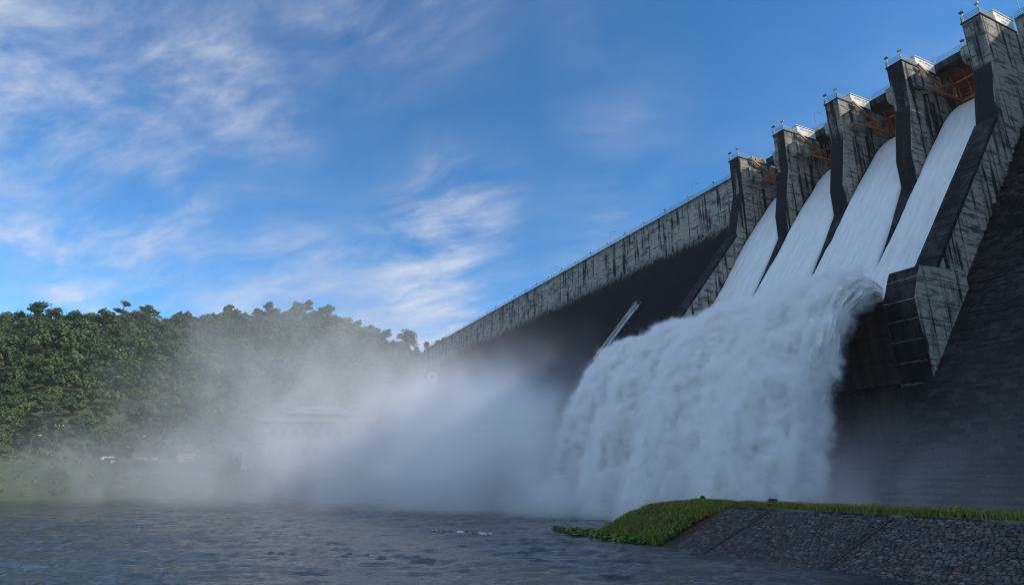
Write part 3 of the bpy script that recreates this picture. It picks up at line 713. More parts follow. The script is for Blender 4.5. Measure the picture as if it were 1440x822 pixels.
def trunk_mesh(h, rad, ctr, seed):
    mb = MB(); rr_ = random.Random(seed); top = h*.62
    mb.tube([(0, 0, -1.5), (rr_.uniform(-.2, .2), rr_.uniform(-.2, .2), top*.5), (rr_.uniform(-.3, .3), rr_.uniform(-.3, .3), top)], [h*.026, h*.020, h*.012], 6)
    for x, y, z, r_ in ctr[:5]: mb.tube([(0, 0, top*rr_.uniform(.55, .9)), (x*.5, y*.5, z*.85), (x, y, z)], [h*.011, h*.008, h*.004], 5)
    return mb.mesh('trunk', M['bark'])
variants = []
for k in range(7):
    h = [11, 9, 13, 10, 8, 14, 11][k]; rad = [4.2, 4.6, 4.0, 3.6, 3.9, 3.4, 5.0][k]; lob = [11, 12, 12, 9, 9, 11, 13][k]
    v, tr, ctr = crown_arrays(h, rad, lob, 900, 40+k, .34); cv, ct = core_arrays(ctr)
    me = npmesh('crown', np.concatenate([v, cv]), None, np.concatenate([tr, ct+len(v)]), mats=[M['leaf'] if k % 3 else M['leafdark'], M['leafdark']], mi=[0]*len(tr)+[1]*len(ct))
    lv, lt, _ = crown_arrays(h, rad, lob, 200, 40+k, .60)
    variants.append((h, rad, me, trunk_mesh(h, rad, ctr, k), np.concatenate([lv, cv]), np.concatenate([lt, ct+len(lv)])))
spots = []
g = np.random.default_rng(5)
for _ in range(15000):
    az = g.uniform(-47, -6.2); r = math.sqrt(g.uniform(225**2, 452**2)); x, y = r*math.sin(R(az)), r*math.cos(R(az)); b0 = float(bank_r(az))
    if r < b0+40+10*vnoise(x*.03, y*.03): continue
    if r > ridge_r(az)+14: continue
    # keep the dam and its reservoir clear
    v = MD.inverted() @ Vector((x, y, 0))
    if v.y < -1 and v.x < 350: continue
    spots.append((x, y, r, az))
cell = {}; keep = []
for sp_ in spots:
    key = (int(sp_[0]//4.5), int(sp_[1]//4.5))
    if key in cell: continue
    cell[key] = 1; keep.append(sp_)
keep = np.array(keep); kz = ground_z(keep[:, 0], keep[:, 1])
ridge = np.abs(keep[:, 2]-ridge_r(keep[:, 3])) < 9
order = np.lexsort((keep[:, 2], ~ridge)); ridge_ids = [i for i in order if ridge[i]][:120]
near_ids = [i for i in np.argsort(keep[:, 2]) if not ridge[i] and keep[i, 3] < -14][:290-len(ridge_ids)]
own = set(ridge_ids+near_ids)
SV = []; ST = []; nb = 0
for i in range(len(keep)):
    x, y, r, az = keep[i]; vi = int(g.integers(0, 7)); sc = g.uniform(.42, .95)*(1.0 if r > 300 else .8)*(g.uniform(.75, 1.3) if ridge[i] else 1.0)*(1.25 if g.random() < .06 else 1); rz = g.uniform(0, 6.28)
    if i in own:
        h, rad, cm, tm, _, _ = variants[vi]
        t = empty('forest_tree', (x, y, kz[i]), rz, dam=False); t.scale = (sc, sc, sc*g.uniform(.9, 1.15))
        rl = i in set(ridge_ids)
        tag(t, 'broad-leaved tree on the skyline of the forested hill' if rl else 'broad-leaved tree at the foot of the forested hill', 'tree', 'trees along the hill skyline' if rl else 'trees at the foot of the hill')
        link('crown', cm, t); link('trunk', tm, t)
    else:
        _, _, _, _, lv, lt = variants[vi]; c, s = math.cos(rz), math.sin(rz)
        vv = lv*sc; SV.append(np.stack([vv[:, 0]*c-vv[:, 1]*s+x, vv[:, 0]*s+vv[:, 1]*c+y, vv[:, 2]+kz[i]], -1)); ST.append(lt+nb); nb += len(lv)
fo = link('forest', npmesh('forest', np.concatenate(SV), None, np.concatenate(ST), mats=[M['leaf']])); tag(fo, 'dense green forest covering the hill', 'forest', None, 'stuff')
# understorey on the terrace and bank
bu = []; bt = []; nb = 0
M['scrub'] = leaf_mat('bank_scrub_leaf', (.070, .105, .034), (.125, .160, .055), (.150, .170, .070))
for _ in range(1500):
    az = g.uniform(-47, -9); r = float(bank_r(az))+g.uniform(4, 44); x, y = r*math.sin(R(az)), r*math.cos(R(az)); zb_ = float(ground_z(np.array(x), np.array(y)))
    if zb_ < .3: continue
    _, _, _, _, lv, lt = variants[int(g.integers(0, 7))]; lv = lv[:300]; lt = lt[(lt < 300).all(1)]; sc = g.uniform(.08, .26); vv = lv*np.array([sc*1.3, sc*1.3, sc]); bu.append(vv+np.array([x, y, zb_-.9])); bt.append(lt+nb); nb += len(lv)
sh = link('bank_scrub', npmesh('bank_scrub', np.concatenate(bu), None, np.concatenate(bt), mats=[M['scrub']])); tag(sh, 'low green scrub on the far bank', 'scrub', None, 'stuff')

# single trees that stand out
def big_tree(px, py_top, r, h, rad, lob, seed, label, flat=1.0, name='umbrella_tree', mat='leafdark', grp=None):
    d = ray(px, py_top); k = r/math.hypot(d.x, d.y); top = 5+d.z*k; x, y = d.x*k, d.y*k; zb_ = float(ground_z(np.array(x), np.array(y)))
    h = max(h, top-zb_) if top-zb_ > 0 else h; base = top-h*.97
    t = empty(name, (x, y, base), seed, dam=False); tag(t, label, 'tree', grp)
    v, tr, ctr = crown_arrays(h, rad, lob, lob*60, seed, .5, flat); cv, ct = core_arrays(ctr)
    link('crown', npmesh('crown', np.concatenate([v, cv]), None, np.concatenate([tr, ct+len(v)]), mats=[M[mat], M['leafdark']], mi=[0]*len(tr)+[1]*len(ct)), t)
    mb = MB(); mb.tube([(0, 0, -8), (.2, .1, h*.3), (0, 0, h*.6)], [.4, .3, .2], 7)
    for x, y, z, r_ in ctr[:6]: mb.tube([(0, 0, h*.45), (x*.5, y*.5, z*.85), (x, y, z)], [.2, .12, .06], 5)
    mb.build('trunk', M['bark'], t)
big_tree(573, 461, 384, 14, 6.5, 14, 101, 'round dark umbrella tree standing alone on the crest by the dam end')
big_tree(622, 468, 372, 10, 5, 9, 102, 'smaller flat-topped tree behind the far left end of the dam', .7)
big_tree(601, 478, 376, 8, 3.5, 8, 103, 'bushy tree just left of the dam end', .9)
big_tree(175, 418, 425, 17, 5, 7, 104, 'tall open-crowned tree with sky under its crown on the skyline', .6)
big_tree(206, 425, 428, 13, 5, 8, 105, 'flat-topped tree just right of the tallest skyline tree', .6)
big_tree(56, 424, 428, 12, 6, 10, 106, 'wide dark tree rising above the left skyline', .8)
big_tree(325, 425, 428, 15, 3.2, 7, 107, 'narrow tall tree rising above the mid skyline', 1.2)
big_tree(382, 424, 428, 13, 4.5, 9, 108, 'bushy tree on the hilltop half veiled by mist', 1.0)
big_tree(432, 420, 430, 14, 4.5, 9, 109, 'highest hilltop tree above the mist', 1.0)
big_tree(462, 423, 430, 13, 4.5, 9, 110, 'second highest hilltop tree right beside the highest', 1.0)
# ------------------------------------------------------------------ small things on the far bank
def bank_at(px, py, r):
    """a spot on the far bank seen in the direction of px at distance r"""
    d = ray(px, py); k = r/math.hypot(d.x, d.y); x, y = d.x*k, d.y*k; return Vector((x, y, float(ground_z(np.array(x), np.array(y)))))
def facing(p): return math.atan2(p.y, p.x)-math.pi/2        # local -y looks at the river
M['roof'] = plain('grey_roof_sheet', (.24, .24, .25), .5, .4, var=.15, sc=.4)
M['brownroof'] = plain('orange_roof_sheet', (.62, .40, .22), .6, .3, var=.15)
M['wallpaint'] = plain('cream_wall_paint', (.40, .41, .41), .8, .2, var=.12, sc=.3)
M['glass'] = plain('window_glass', (.12, .14, .15), .15, .6)
def powerhouse():
    p = bank_at(448, 640, 204); t = empty('powerhouse', (p.x, p.y, 8.0), facing(p)+R(-8), dam=False); tag(t, 'large powerhouse with two-tiered hipped roof, half hidden in the mist', 'building'); t.scale = (.72, .72, .78)
    w, dp, h1, h2 = 19.5, 11, 16.5, 21.0
    MB().box(-w, w, -dp, dp, -14, h1).build('wall', M['wallpaint'], t)
    def hip(name, ex, ey, z0, z1, rx):
        v = [(-ex, -ey, z0), (ex, -ey, z0), (ex, ey, z0), (-ex, ey, z0), (-rx, 0, z1), (rx, 0, z1), (-ex, -ey, z0-.5), (ex, -ey, z0-.5), (ex, ey, z0-.5), (-ex, ey, z0-.5)]
        return MB().add(v, [(0, 1, 5, 4), (1, 2, 5), (2, 3, 4, 5), (3, 0, 4), (6, 7, 1, 0), (7, 8, 2, 1), (8, 9, 3, 2), (9, 6, 0, 3), (9, 8, 7, 6)]).build(name, M['roof'], t)
    hip('lower_roof', w+4.5, dp+4, h1+.52, h1+3.6, 14); MB().box(-11, 11, -6, 6, h1+2, h2-1.2).build('clerestory', M['wallpaint'], t); hip('upper_roof', 14, 8.5, h2-.6, h2+2.6, 6)
    for i in range(9):
        x = -w+2.4+i*4.3
        for z in (4.0, 11.0):
            wn = MB().box(x-1.2, x+1.2, -dp-.06, -dp+.1, z, z+3.0).build('window', M['roof'], t)
            MB().box(x-1.05, x-.06, -dp-.1, -dp-.065, z+.15, z+2.85).build('pane', M['glass'], wn); MB().box(x+.06, x+1.05, -dp-.1, -dp-.065, z+.15, z+2.85).build('pane', M['glass'], wn)
        if i: MB().box(x-2.35, x-1.95, -dp-.35, -dp+.05, -6, h1-.1).build('pilaster', M['wallpaint'], t)
    MB().box(w-9.5, w+1.5, -dp-1.3, -dp-.9, 8.2, 12.4).build('white_panel', M['paint_white'], t)
    MB().box(-w-9, -w-.05, -dp+3, dp, -14, 9.0).build('annex', M['wallpaint'], t)
    a = MB().add([(-w-10, -dp+2, 9.05), (-w-.06, -dp+2, 9.05), (-w-.06, dp+1, 9.05), (-w-10, dp+1, 9.05), (-w-10, dp+1, 11.2), (-w-.06, dp+1, 11.2)], [(0, 1, 5, 4), (0, 4, 3), (1, 2, 5), (3, 4, 5, 2), (0, 3, 2, 1)]).build('annex_roof', M['roof'], t)
powerhouse()
def shed(px, py, r, w, dp, h, mroof, label, name='small_shed', turn=0.0):
    p = bank_at(px, py, r); t = empty(name, p, facing(p)+turn, dam=False); tag(t, label, 'shed')
    MB().box(-w/2, w/2, -dp/2, dp/2, -1, h).build('wall', M['wallpaint'], t)
    MB().add([(-w/2-.4, -dp/2-.4, h+.01), (w/2+.4, -dp/2-.4, h+.01), (w/2+.4, dp/2+.4, h+.01), (-w/2-.4, dp/2+.4, h+.01), (-w/2-.4, 0, h+1.3), (w/2+.4, 0, h+1.3)], [(0, 1, 5, 4), (2, 3, 4, 5), (0, 4, 3), (1, 2, 5), (3, 2, 1, 0)]).build('roof', mroof, t)
    d_ = MB().box(-.5, .5, -dp/2-.05, -dp/2+.05, 0, 2.0).build('door', M['brownpaint'], t); MB().box(.32, .42, -dp/2-.12, -dp/2-.051, .95, 1.05).build('handle', M['steel'], d_)
    wn = MB().box(w/2-1.3, w/2-.4, -dp/2-.05, -dp/2+.05, 1.0, 2.0).build('window', M['paint_white'], t); MB().box(w/2-1.22, w/2-.48, -dp/2-.09, -dp/2-.052, 1.08, 1.92).build('pane', M['glass'], wn)
shed(350, 625, 222, 7, 5, 3.6, M['brownroof'], 'shed with a sunlit orange roof left of the powerhouse', turn=.5)
shed(262, 640, 226, 4.5, 4, 2.4, M['brownroof'], 'tiny shed with an orange roof among the palms')
shed(212, 636, 236, 9, 5, 2.2, M['bark'], 'low grey shed behind the palms on the far bank')
def van(px, py, r):
    p = bank_at(px, py, r); t = empty('parked_van', p, facing(p)+.5, dam=False); tag(t, 'white parked van on the far bank road', 'van')
    w = M['paint_white']
    MB().prism([(-.95, .45), (.95, .45), (.95, 1.4), (.85, 2.15), (-.85, 2.15), (-.95, 1.4)], -2.4, 1.6).build('body', w, t, bevel=.05)
    MB().prism([(-.93, .45), (.93, .45), (.93, 1.25), (-.93, 1.25)], 1.602, 2.5).build('hood', w, t, bevel=.08)
    MB().box(1.603, 1.64, -.75, .75, 1.35, 2.0).build('windscreen', M['glass'], t)
    for s in (-1, 1):
        MB().box(-1.9, 1.3, s*.955-.01, s*.955+.01, 1.42, 1.92).build('side_window', M['glass'], t)
        for x in (-1.5, 1.5):
            wh = MB().tube([(x, s*.75, .36), (x, s*.97, .36)], .36, 14).build('wheel', M['lampdark'], t); MB().tube([(x, s*.972, .36), (x, s*.99, .36)], .18, 10).build('rim', M['steel'], wh)
        MB().box(2.5, 2.54, s*.6-.15, s*.6+.15, .8, 1.0).build('headlight', M['glass'], t)
van(155, 630, 238)
def pole(px, py, r, h, label, arm=True):
    p = bank_at(px, py, r); t = empty('utility_pole', p, facing(p), dam=False); tag(t, label, 'pole', 'poles on the far bank')
    MB().tube([(0, 0, -1), (0, 0, h)], [.09, .06], 8).build('shaft', M['coping'], t)
    if arm:
        MB().tube([(0, 0, h-.1), (.6, 0, h+.35), (1.5, 0, h+.4)], .06, 6).build('arm', M['steel'], t); MB().box(1.3, 2.0, -.14, .14, h+.32, h+.48).build('lamp_head', M['paint_white'], t)
    else:
        MB().bar((-1.0, 0, h-.5), (1.0, 0, h-.5), .14).build('cross_arm', M['coping'], t)
        for x in (-.9, 0, .9): MB().tube([(x, 0, h-.42), (x, 0, h-.1)], .1, 8).build('insulator', M['paint_white'], t)
pole(40, 640, 218, 8, 'curved lamp pole at the far left of the bank'); pole(75, 640, 225, 10, 'plain pole right of the curved lamp pole', False)
pole(190, 640, 220, 7.5, 'lamp pole right of the white van'); pole(245, 645, 222, 11, 'pole among the palms', False); pole(290, 640, 224, 17, 'tallest pole, left of the powerhouse', False)
def palm(px, py, r, h, seed, label):
    p = bank_at(px, py, r); t = empty('palm_tree', p, seed, dam=False); tag(t, label, 'palm tree', 'palms on the far bank'); q = random.Random(seed)
    MB().tube([(0, 0, -1), (q.uniform(-.3, .3), 0, h*.5), (q.uniform(-.4, .4), q.uniform(-.3, .3), h)], [.22, .17, .14], 7).build('trunk', M['bark'], t)
    mb = MB()
    for k in range(15):
        a = k*2.4+q.uniform(-.2, .2); L = q.uniform(2.4, 3.6); up = q.uniform(.3, 1.5); pts = [Vector((math.cos(a)*L*f, math.sin(a)*L*f, h+up*f*1.6-2.6*f*f)) for f in (0, .25, .5, .75, 1)]
        sd_ = Vector((-math.sin(a), math.cos(a), 0))
        for j in range(4):
            w0, w1 = (.12, .48, .5, .34, .04)[j], (.12, .48, .5, .34, .04)[j+1]; dz = Vector((0, 0, -.22))
            mb.add([pts[j]-sd_*w0+dz, pts[j], pts[j+1], pts[j+1]-sd_*w1+dz], [(0, 1, 2, 3)]); mb.add([pts[j], pts[j]+sd_*w0+dz, pts[j+1]+sd_*w1+dz, pts[j+1]], [(0, 1, 2, 3)])
    mb.build('fronds', M['leaf'], t)
for k, (px, r, h, nm) in enumerate([(115, 224, 5, 'palm nearest the white van on its left'), (135, 228, 4, 'short palm touching the white van'), (225, 220, 6.5, 'palm between two poles'), (258, 226, 6, 'palm beside the tiny orange-roofed shed'), (282, 222, 7, 'palm at the foot of the tallest pole'), (238, 232, 7, 'taller palm behind the plain pole')]):
    palm(px, 640, r, h, 60+k, nm)
# white-rimmed round outlet on the abutment
p = Vector((0, 0, 5))+ray(608, 530)*300
t = empty('round_outlet', p, 0.0, dam=False); tag(t, 'white concrete ring of a round outlet on the misty abutment', 'outlet')
ring = MB()
for k in range(24):
    a, b = k/24*2*math.pi, (k+1)/24*2*math.pi; f = lambda q, r_, y: (math.cos(q)*r_, y, math.sin(q)*r_)
    ring.add([f(a, 1.5, -.4), f(b, 1.5, -.4), f(b, 2.3, -.4), f(a, 2.3, -.4)], [(0, 1, 2, 3)]); ring.add([f(a, 2.3, -.4), f(b, 2.3, -.4), f(b, 2.3, 3), f(a, 2.3, 3)], [(0, 1, 2, 3)]); ring.add([f(b, 1.5, -.4), f(a, 1.5, -.4), f(a, 1.5, 3), f(b, 1.5, 3)], [(0, 1, 2, 3)])
ring.build('ring', M['paint_white'], t, merge=True); MB().tube([(0, .6, 0), (0, 3, 0)], 1.49, 24).build('dark_bore', M['lampdark'], t); MB().box(-2.6, 2.6, .3, 6, -12, -2.2).build('pedestal', M['coping'], t)

# ------------------------------------------------------------------ the near levee
TOPD, TOED, LZ = 64.2, 71.2, 2.7
def slope_d(z): return TOPD+(LZ-z)/LZ*(TOED-TOPD)
levee = empty('levee', (0, 0, 0)); tag(levee, 'low levee with a stone-pitched slope and grassy top at lower right', 'levee')
M['mortar'] = plain('dark_mortar', (.066, .060, .053), .9, .2, sc=2.0)
M['earth'] = plain('levee_earth', (.075, .060, .042), .95, .1, sc=.8)
S_END = 42.3
MB().prism([(TOED+3.2, -1.2), (TOPD, LZ-.07), (58.6, LZ-.05), (50.5, -1.2)], -60, S_END).build('core', M['mortar'], levee)
MB().prism([(TOPD-.25, LZ-.04), (TOPD-.25, LZ+.0), (58.5, LZ+.02), (50.3, -1.15), (56, -1.2)], -60, S_END+.05).build('earth_top', M['earth'], levee)
s = -20.0
while s < S_END:
    e = min(s+3.0, S_END+.1); MB().box(s, e-.03, TOPD-.30, TOPD+.22, LZ-.16, LZ+.09).build('coping_stone', M['coping'], levee, bevel=.02); s = e
for s in (27.6, 17.4, 37.5):
    n = Vector((0, LZ, TOED-TOPD)).normalized()*.05
    MB().bar((s, TOPD+.1, LZ-.05), (s, slope_d(-.8), -.8), .24, .12).build('concrete_rib', M['mortar'], levee)
def stone_mat():
    m, t, b = base_mat('pitching_stone', .7, .35); co = obj_co(t)
    oi = t.new('ShaderNodeObjectInfo').outputs['Random']; gi = t.new('ShaderNodeNewGeometry').outputs['Random Per Island']; r = t.math('FRACT', t.math('ADD', t.math('MULTIPLY', oi, 5.3), t.math('MULTIPLY', gi, 3.1)))
    n = t.noise(co, 9, 5, .65); ramp = t.new('ShaderNodeValToRGB'); t.put(ramp.inputs[0], r)
    els = [(0, (.034, .032, .031)), (.25, (.066, .062, .058)), (.45, (.105, .098, .088)), (.62, (.052, .052, .053)), (.78, (.140, .132, .120)), (.90, (.075, .068, .060)), (.965, (.20, .195, .185)), (.985, (.20, .10, .055))]
    while len(ramp.color_ramp.elements) < len(els): ramp.color_ramp.elements.new(.5)
    for e_, (p_, c_) in zip(ramp.color_ramp.elements, els): e_.position = p_; e_.color = (*c_, 1)
    c = t.mix(t.ramp(n, .4, .7, 0, .5), ramp.outputs[0], (.022, .022, .023))
    t.put(b.inputs['Base Color'], c); bump(t, b, n, .6, .03); return m
M['stone'] = stone_mat()
def stone_mesh(seed):
    bm = bmesh.new(); bmesh.ops.create_icosphere(bm, subdivisions=1, radius=.5); q = random.Random(seed)
    for v in bm.verts: v.co *= q.uniform(.84, 1.16); v.co.z *= .62; v.co.x = max(-.45, min(.45, v.co.x)); v.co.y = max(-.45, min(.45, v.co.y))
    me = bpy.data.meshes.new('stone'); bm.to_mesh(me); bm.free(); me.materials.append(M['stone']); me.polygons.foreach_set('use_smooth', [True]*len(me.polygons)); return me
svar = [stone_mesh(k) for k in range(8)]
sarr = [(np.array([v.co for v in m.vertices]), np.array([p.vertices[:] for p in m.polygons])) for m in svar]
slope = math.atan2(LZ, TOED-TOPD); q = random.Random(3)
stones = []; L = math.hypot(LZ, TOED-TOPD)*1.22
v = .22; rowi = 0
while v < L:
    s = 6+q.uniform(0, .4); hgt = q.uniform(.20, .31)
    while s < S_END-.25+(-v*.15):
        wd = q.uniform(.22, .46)*(1.0 if s < 27.6 else .85)
        if not any(abs(s+wd/2-r_) < .27 for r_ in (27.6, 17.4, 37.5)): stones.append((s+wd/2, v+q.uniform(-.05, .05), wd*1.12, hgt*1.2, q.uniform(.20, .36)*(1 if s < 27.6 else .62)))
        s += wd
    v += hgt*.93
pitch = empty('stone_pitching'); pitch.parent = levee; pitch.matrix_local = Matrix.Identity(4)
cand = []
for st_ in stones:
    d_ = TOPD+math.cos(slope)*st_[1]; z_ = LZ-math.sin(slope)*st_[1]; x, y, f = in_view(st_[0], d_, z_); cand.append((st_[2]*st_[3]/f/f if (x < 1445 and y < 826 and z_ > -.05) else 0, st_, d_, z_))
cand.sort(key=lambda c: -c[0]); SV = []; ST = []; nb = 0
for k, (a_, st_, d_, z_) in enumerate(cand):
    vi = q.randrange(8); mat = Matrix.Translation((st_[0], d_, z_)) @ Matrix.Rotation(-slope, 4, 'X') @ Matrix.Rotation(q.choice((0, math.pi))+q.gauss(0, .15), 4, 'Z') @ Matrix.Diagonal((st_[2], st_[3], st_[4], 1))
    if k < 300 and a_ > 0:
        o = link('stone', svar[vi], pitch); o.matrix_local = mat
    else:
        vv, tt = sarr[vi]; mm = np.array(mat); SV.append(vv @ mm[:3, :3].T+mm[:3, 3]); ST.append(tt+nb); nb += len(vv)
o = link('small_stones', npmesh('small_stones', np.concatenate(SV), None, np.concatenate(ST), mats=[M['stone']], smooth=True), pitch); o['kind'] = 'stuff'
# grassy mound closing the levee's end
def mound_z(s, d):
    t = np.clip((s-S_END+1.5)/12.0, 0, 1); crest = 61.6+t*4.2; half_f = 10.2-4.6*t; half_b = 9.0
    x = np.where(d > crest, (d-crest)/half_f, (crest-d)/half_b); edge = np.clip(1-t**7, 0, 1)
    return (LZ+.22)*np.clip(1-x**2*.95, -1, 1)*edge**.75-.25+.34*fbm(s*.55, d*.55, 2, 3)
ns, ndd = 70, 70; ss = np.linspace(S_END-3.5, S_END+17.5, ns); ds = np.linspace(48, 75, ndd); Sg, Dg = np.meshgrid(ss, ds, indexing='ij')
Zg = mound_z(Sg, Dg); inner = Sg < S_END+.3; Zg = np.where(inner, np.minimum(Zg, np.where(Dg > 63.6, LZ-(Dg-TOPD)*(LZ/(TOED-TOPD))-.25, LZ+.05)), Zg)
idx = np.arange(ns*ndd).reshape(ns, ndd); qd = np.stack([idx[:-1, :-1], idx[1:, :-1], idx[1:, 1:], idx[:-1, 1:]], -1).reshape(-1, 4)
mo = link('grassy_mound', npmesh('grassy_mound', np.stack([Sg, Dg, np.maximum(Zg, -1.2)], -1).reshape(-1, 3), qd, mats=[M['earth']], smooth=True)); place(mo); tag(mo, 'earth mound at the end of the levee under the grass', 'mound', None, 'structure')
def grass_mat(name, a, b_, c_):
    m, t, b = base_mat(name, .65, .2); g_ = t.new('ShaderNodeNewGeometry'); r = g_.outputs['Random Per Island']; big = t.noise(g_.outputs['Position'], .5, 4, .6)
    c = t.mix(r, a, b_); c = t.mix(t.ramp(big, .42, .64, 0, .8), c, c_); c = t.mix(t.ramp(t.noise(g_.outputs['Position'], 1.3, 3, .6), .56, .68, 0, .6), c, tuple(k*w for k, w in zip(c_, (1.5, 1.15, 1.3)))); t.put(b.inputs['Base Color'], c); return m
M['grass'] = grass_mat('levee_grass', (.130, .170, .024), (.235, .265, .048), (.200, .205, .050))
M['drygrass'] = grass_mat('dry_red_grass', (.110, .062, .040), (.150, .090, .055), (.075, .095, .030))
M['hyacinth'] = grass_mat('water_hyacinth_leaf', (.065, .130, .018), (.140, .220, .036), (.120, .170, .036))
def blades(P, hmin, hmax, wid, lean, seed, per=5, spread=.14):
    g_ = np.random.default_rng(seed); k = len(P)*per; base = np.repeat(P, per, 0)+np.concatenate([g_.normal(0, spread, (k, 2)), np.zeros((k, 1))], 1)
    a = g_.uniform(0, 2*np.pi, k); h = g_.uniform(hmin, hmax, k); w = wid*g_.uniform(.6, 1.3, k); dx = np.stack([np.cos(a), np.sin(a), 0*a], -1); ln = np.stack([-np.sin(a), np.cos(a), 0*a], -1)*(g_.normal(0, lean, k)*h)[:, None]
    up = np.stack([0*a, 0*a, h], -1)
    v = np.stack([base-dx*w[:, None], base+dx*w[:, None], base+dx*w[:, None]*.7+ln*.4+up*.6, base-dx*w[:, None]*.7+ln*.4+up*.6, base+ln+up], 1).reshape(-1, 3); b5 = np.arange(k)[:, None]*5
    return v, b5+np.array([[0, 1, 2, 3]]), b5+np.array([[3, 2, 4]])
g = np.random.default_rng(21)
n = 21000; s = g.uniform(S_END-.6, S_END+11.5, n); d = g.uniform(52, 72.5, n); z = mound_z(s, d); ok = (z > .02) & ~((s < S_END+.2) & (d > TOPD)) ; pm = np.stack([s, d, z-.03], -1)[ok]
n = 12000; s = g.uniform(4, S_END, n); d = np.where(g.random(n) < .55, g.uniform(62.6, TOPD-.3, n), g.uniform(54.5, 60.6, n)); z = np.where(d < 58.5, LZ-(58.5-d)*.45, LZ)-.02; pt = np.stack([s, d, z], -1)
tall = np.concatenate([pm, pt]); tall = tall[g.random(len(tall)) < .010]
v1, q1, t1 = blades(tall, .4, .75, .03, .45, 8, 6, .25)
o = link('tall_grass', npmesh('tall_grass', v1, q1, t1, mats=[M['grass']])); place(o); tag(o, 'taller tufts of grass standing out of the levee grass', 'grass', None, 'stuff')
v1, q1, t1 = blades(np.concatenate([pm, pt]), .18, .60, .040, .5, 1, 4)
o = link('grass', npmesh('grass', v1, q1, t1, mats=[M['grass']])); place(o); tag(o, 'thick green grass on the levee top and its rounded end', 'grass', None, 'stuff')
n = 4200; s = g.uniform(4, 37, n); d = g.uniform(60.2, 62.5, n); v1, q1, t1 = blades(np.stack([s, d, 0*s+LZ], -1), .06, .22, .02, .6, 2, 4, .2)
o = link('dry_grass', npmesh('dry_grass', v1, q1, t1, mats=[M['drygrass']])); place(o); tag(o, 'reddish dry grass along the middle of the levee top', 'grass', None, 'stuff')
# path and reddish bare rim beside the pitching
o = MB().box(4, 30, 61.2, 62.3, LZ+.022, LZ+.03).build('path', plain('path_gravel', (.10, .10, .11), .9, sc=3)); place(o); tag(o, 'thin grey path along the levee top', 'path', None, 'structure')
mb = MB(); q = random.Random(9)
for k in range(60):
    f = k/60; d_ = TOPD+.2+f*5.0; z_ = LZ-(d_-TOPD)*(LZ/(TOED-TOPD)); x = S_END+q.uniform(-.1, .35)-f*.6
    mb.box(x-q.uniform(.08, .2), x+q.uniform(.08, .2), d_-.12, d_+.12, z_-.1, z_+q.uniform(.02, .12))
mb.build('bare_soil_rim', plain('red_soil', (.16, .075, .05), .95), levee)
# broad-leaved weeds at the foot of the mound, a floating mat of water hyacinth
def leaf_mat_mesh(P, size, seed, name, mat, up=.6):
    g_ = np.random.default_rng(seed); k = len(P); n_ = g_.normal(0, .6, (k, 3)); n_[:, 2] = np.abs(n_[:, 2])+up; n_ /= np.linalg.norm(n_, axis=1, keepdims=True)
    t1_ = np.cross(n_, g_.normal(size=(k, 3))); t1_ /= np.linalg.norm(t1_, axis=1, keepdims=True); t2_ = np.cross(n_, t1_); s_ = (size*g_.uniform(.6, 1.5, k))[:, None]
    ang = np.arange(6)*np.pi/3; vv = np.stack([P+t1_*s_*np.cos(a_)+t2_*s_*.75*np.sin(a_) for a_ in ang], 1).reshape(-1, 3); b6 = np.arange(k)[:, None]*6
    return npmesh(name, vv, np.concatenate([b6+np.array([[0, 1, 2, 3]]), b6+np.array([[0, 3, 4, 5]])]), mats=[mat])
n = 8500; t_ = g.random(n)**.8; s = S_END+.5+t_*17.0; wdt = 1.6*np.sin(np.clip(t_*1.05, 0, 1)*np.pi)**.6*(1-.35*t_); d = 71.2-t_*.2+wdt*g.normal(0, .55, n)+.4*np.sin(t_*9); z = np.abs(g.normal(0, .18, n))*(1-.3*t_)+.04
P = np.stack([s, d, z], -1)
o = link('water_hyacinth', leaf_mat_mesh(P, .12, 4, 'water_hyacinth', M['hyacinth'])); place(o); tag(o, 'floating mat of water hyacinth trailing from the mound into the river', 'water plants', None, 'stuff')
n = 3000; s = g.uniform(S_END, S_END+11, n); d = g.uniform(66.5, 71.8, n); z = mound_z(s, d); ok = z > .0; P = np.stack([s, d, z+g.uniform(.05, .4, n)], -1)[ok]
o = link('bank_weeds', leaf_mat_mesh(P, .11, 5, 'bank_weeds', M['hyacinth'])); place(o); tag(o, 'broad-leaved weeds at the water edge of the mound', 'weeds', None, 'stuff')
def bush(loc, h, rad, seed, label, n=220, ls=.09, mat='grass'):
    t = empty('small_bush', loc); tag(t, label, 'bush'); v, tr, ctr = crown_arrays(h, rad, 6, n, seed, ls)
    link('foliage', npmesh('foliage', v, None, tr, mats=[M[mat]]), t); mb = MB()
    for x, y, z, r_ in ctr: mb.tube([(0, 0, -.1), (x*.4, y*.4, z*.5), (x, y, z)], [.03, .02, .01], 5)
    mb.build('stems', M['bark'], t)
bush((48.0, 61.6, LZ+.1), .75, .30, 301, 'dark little bush sticking up on the crown of the mound', mat='leafdark')
bush((41.6, 59.6, LZ), .6, .45, 302, 'little bush on the skyline of the levee above the pitching', mat='leafdark')
bush((24.0, 63.3, LZ), .6, .7, 303, 'low leafy bush at the edge of the coping', 300)
bush((14.6, 67.0, 1.7), .8, .9, 304, 'bright green bush growing out of the stones at the right edge', 420)
bush((14.6, 64.8, 2.5), .45, .7, 305, 'small green weed under the coping at the right edge', 260)
bush((52.0, 64.6, 1.9), .7, .6, 306, 'dry twiggy bush on the left shoulder of the mound', 160, .05, 'leafdark')
# dark culvert mouth at the lower right corner
t = empty('culvert_box', (13.3, 72.2, -.2)); tag(t, 'dark concrete culvert wall at the lower right corner', 'culvert')
MB().prism([(-4.6, 2.0), (-4.6, 2.25), (1.8, .25), (1.8, -1.0), (-4.6, -1.0)], -1.6, .4).build('wing_wall', M['walltop'], t); MB().box(-1.61, -1.3, -3.5, 1.0, -.9, 1.0).build('end_wall', M['walltop'], t)
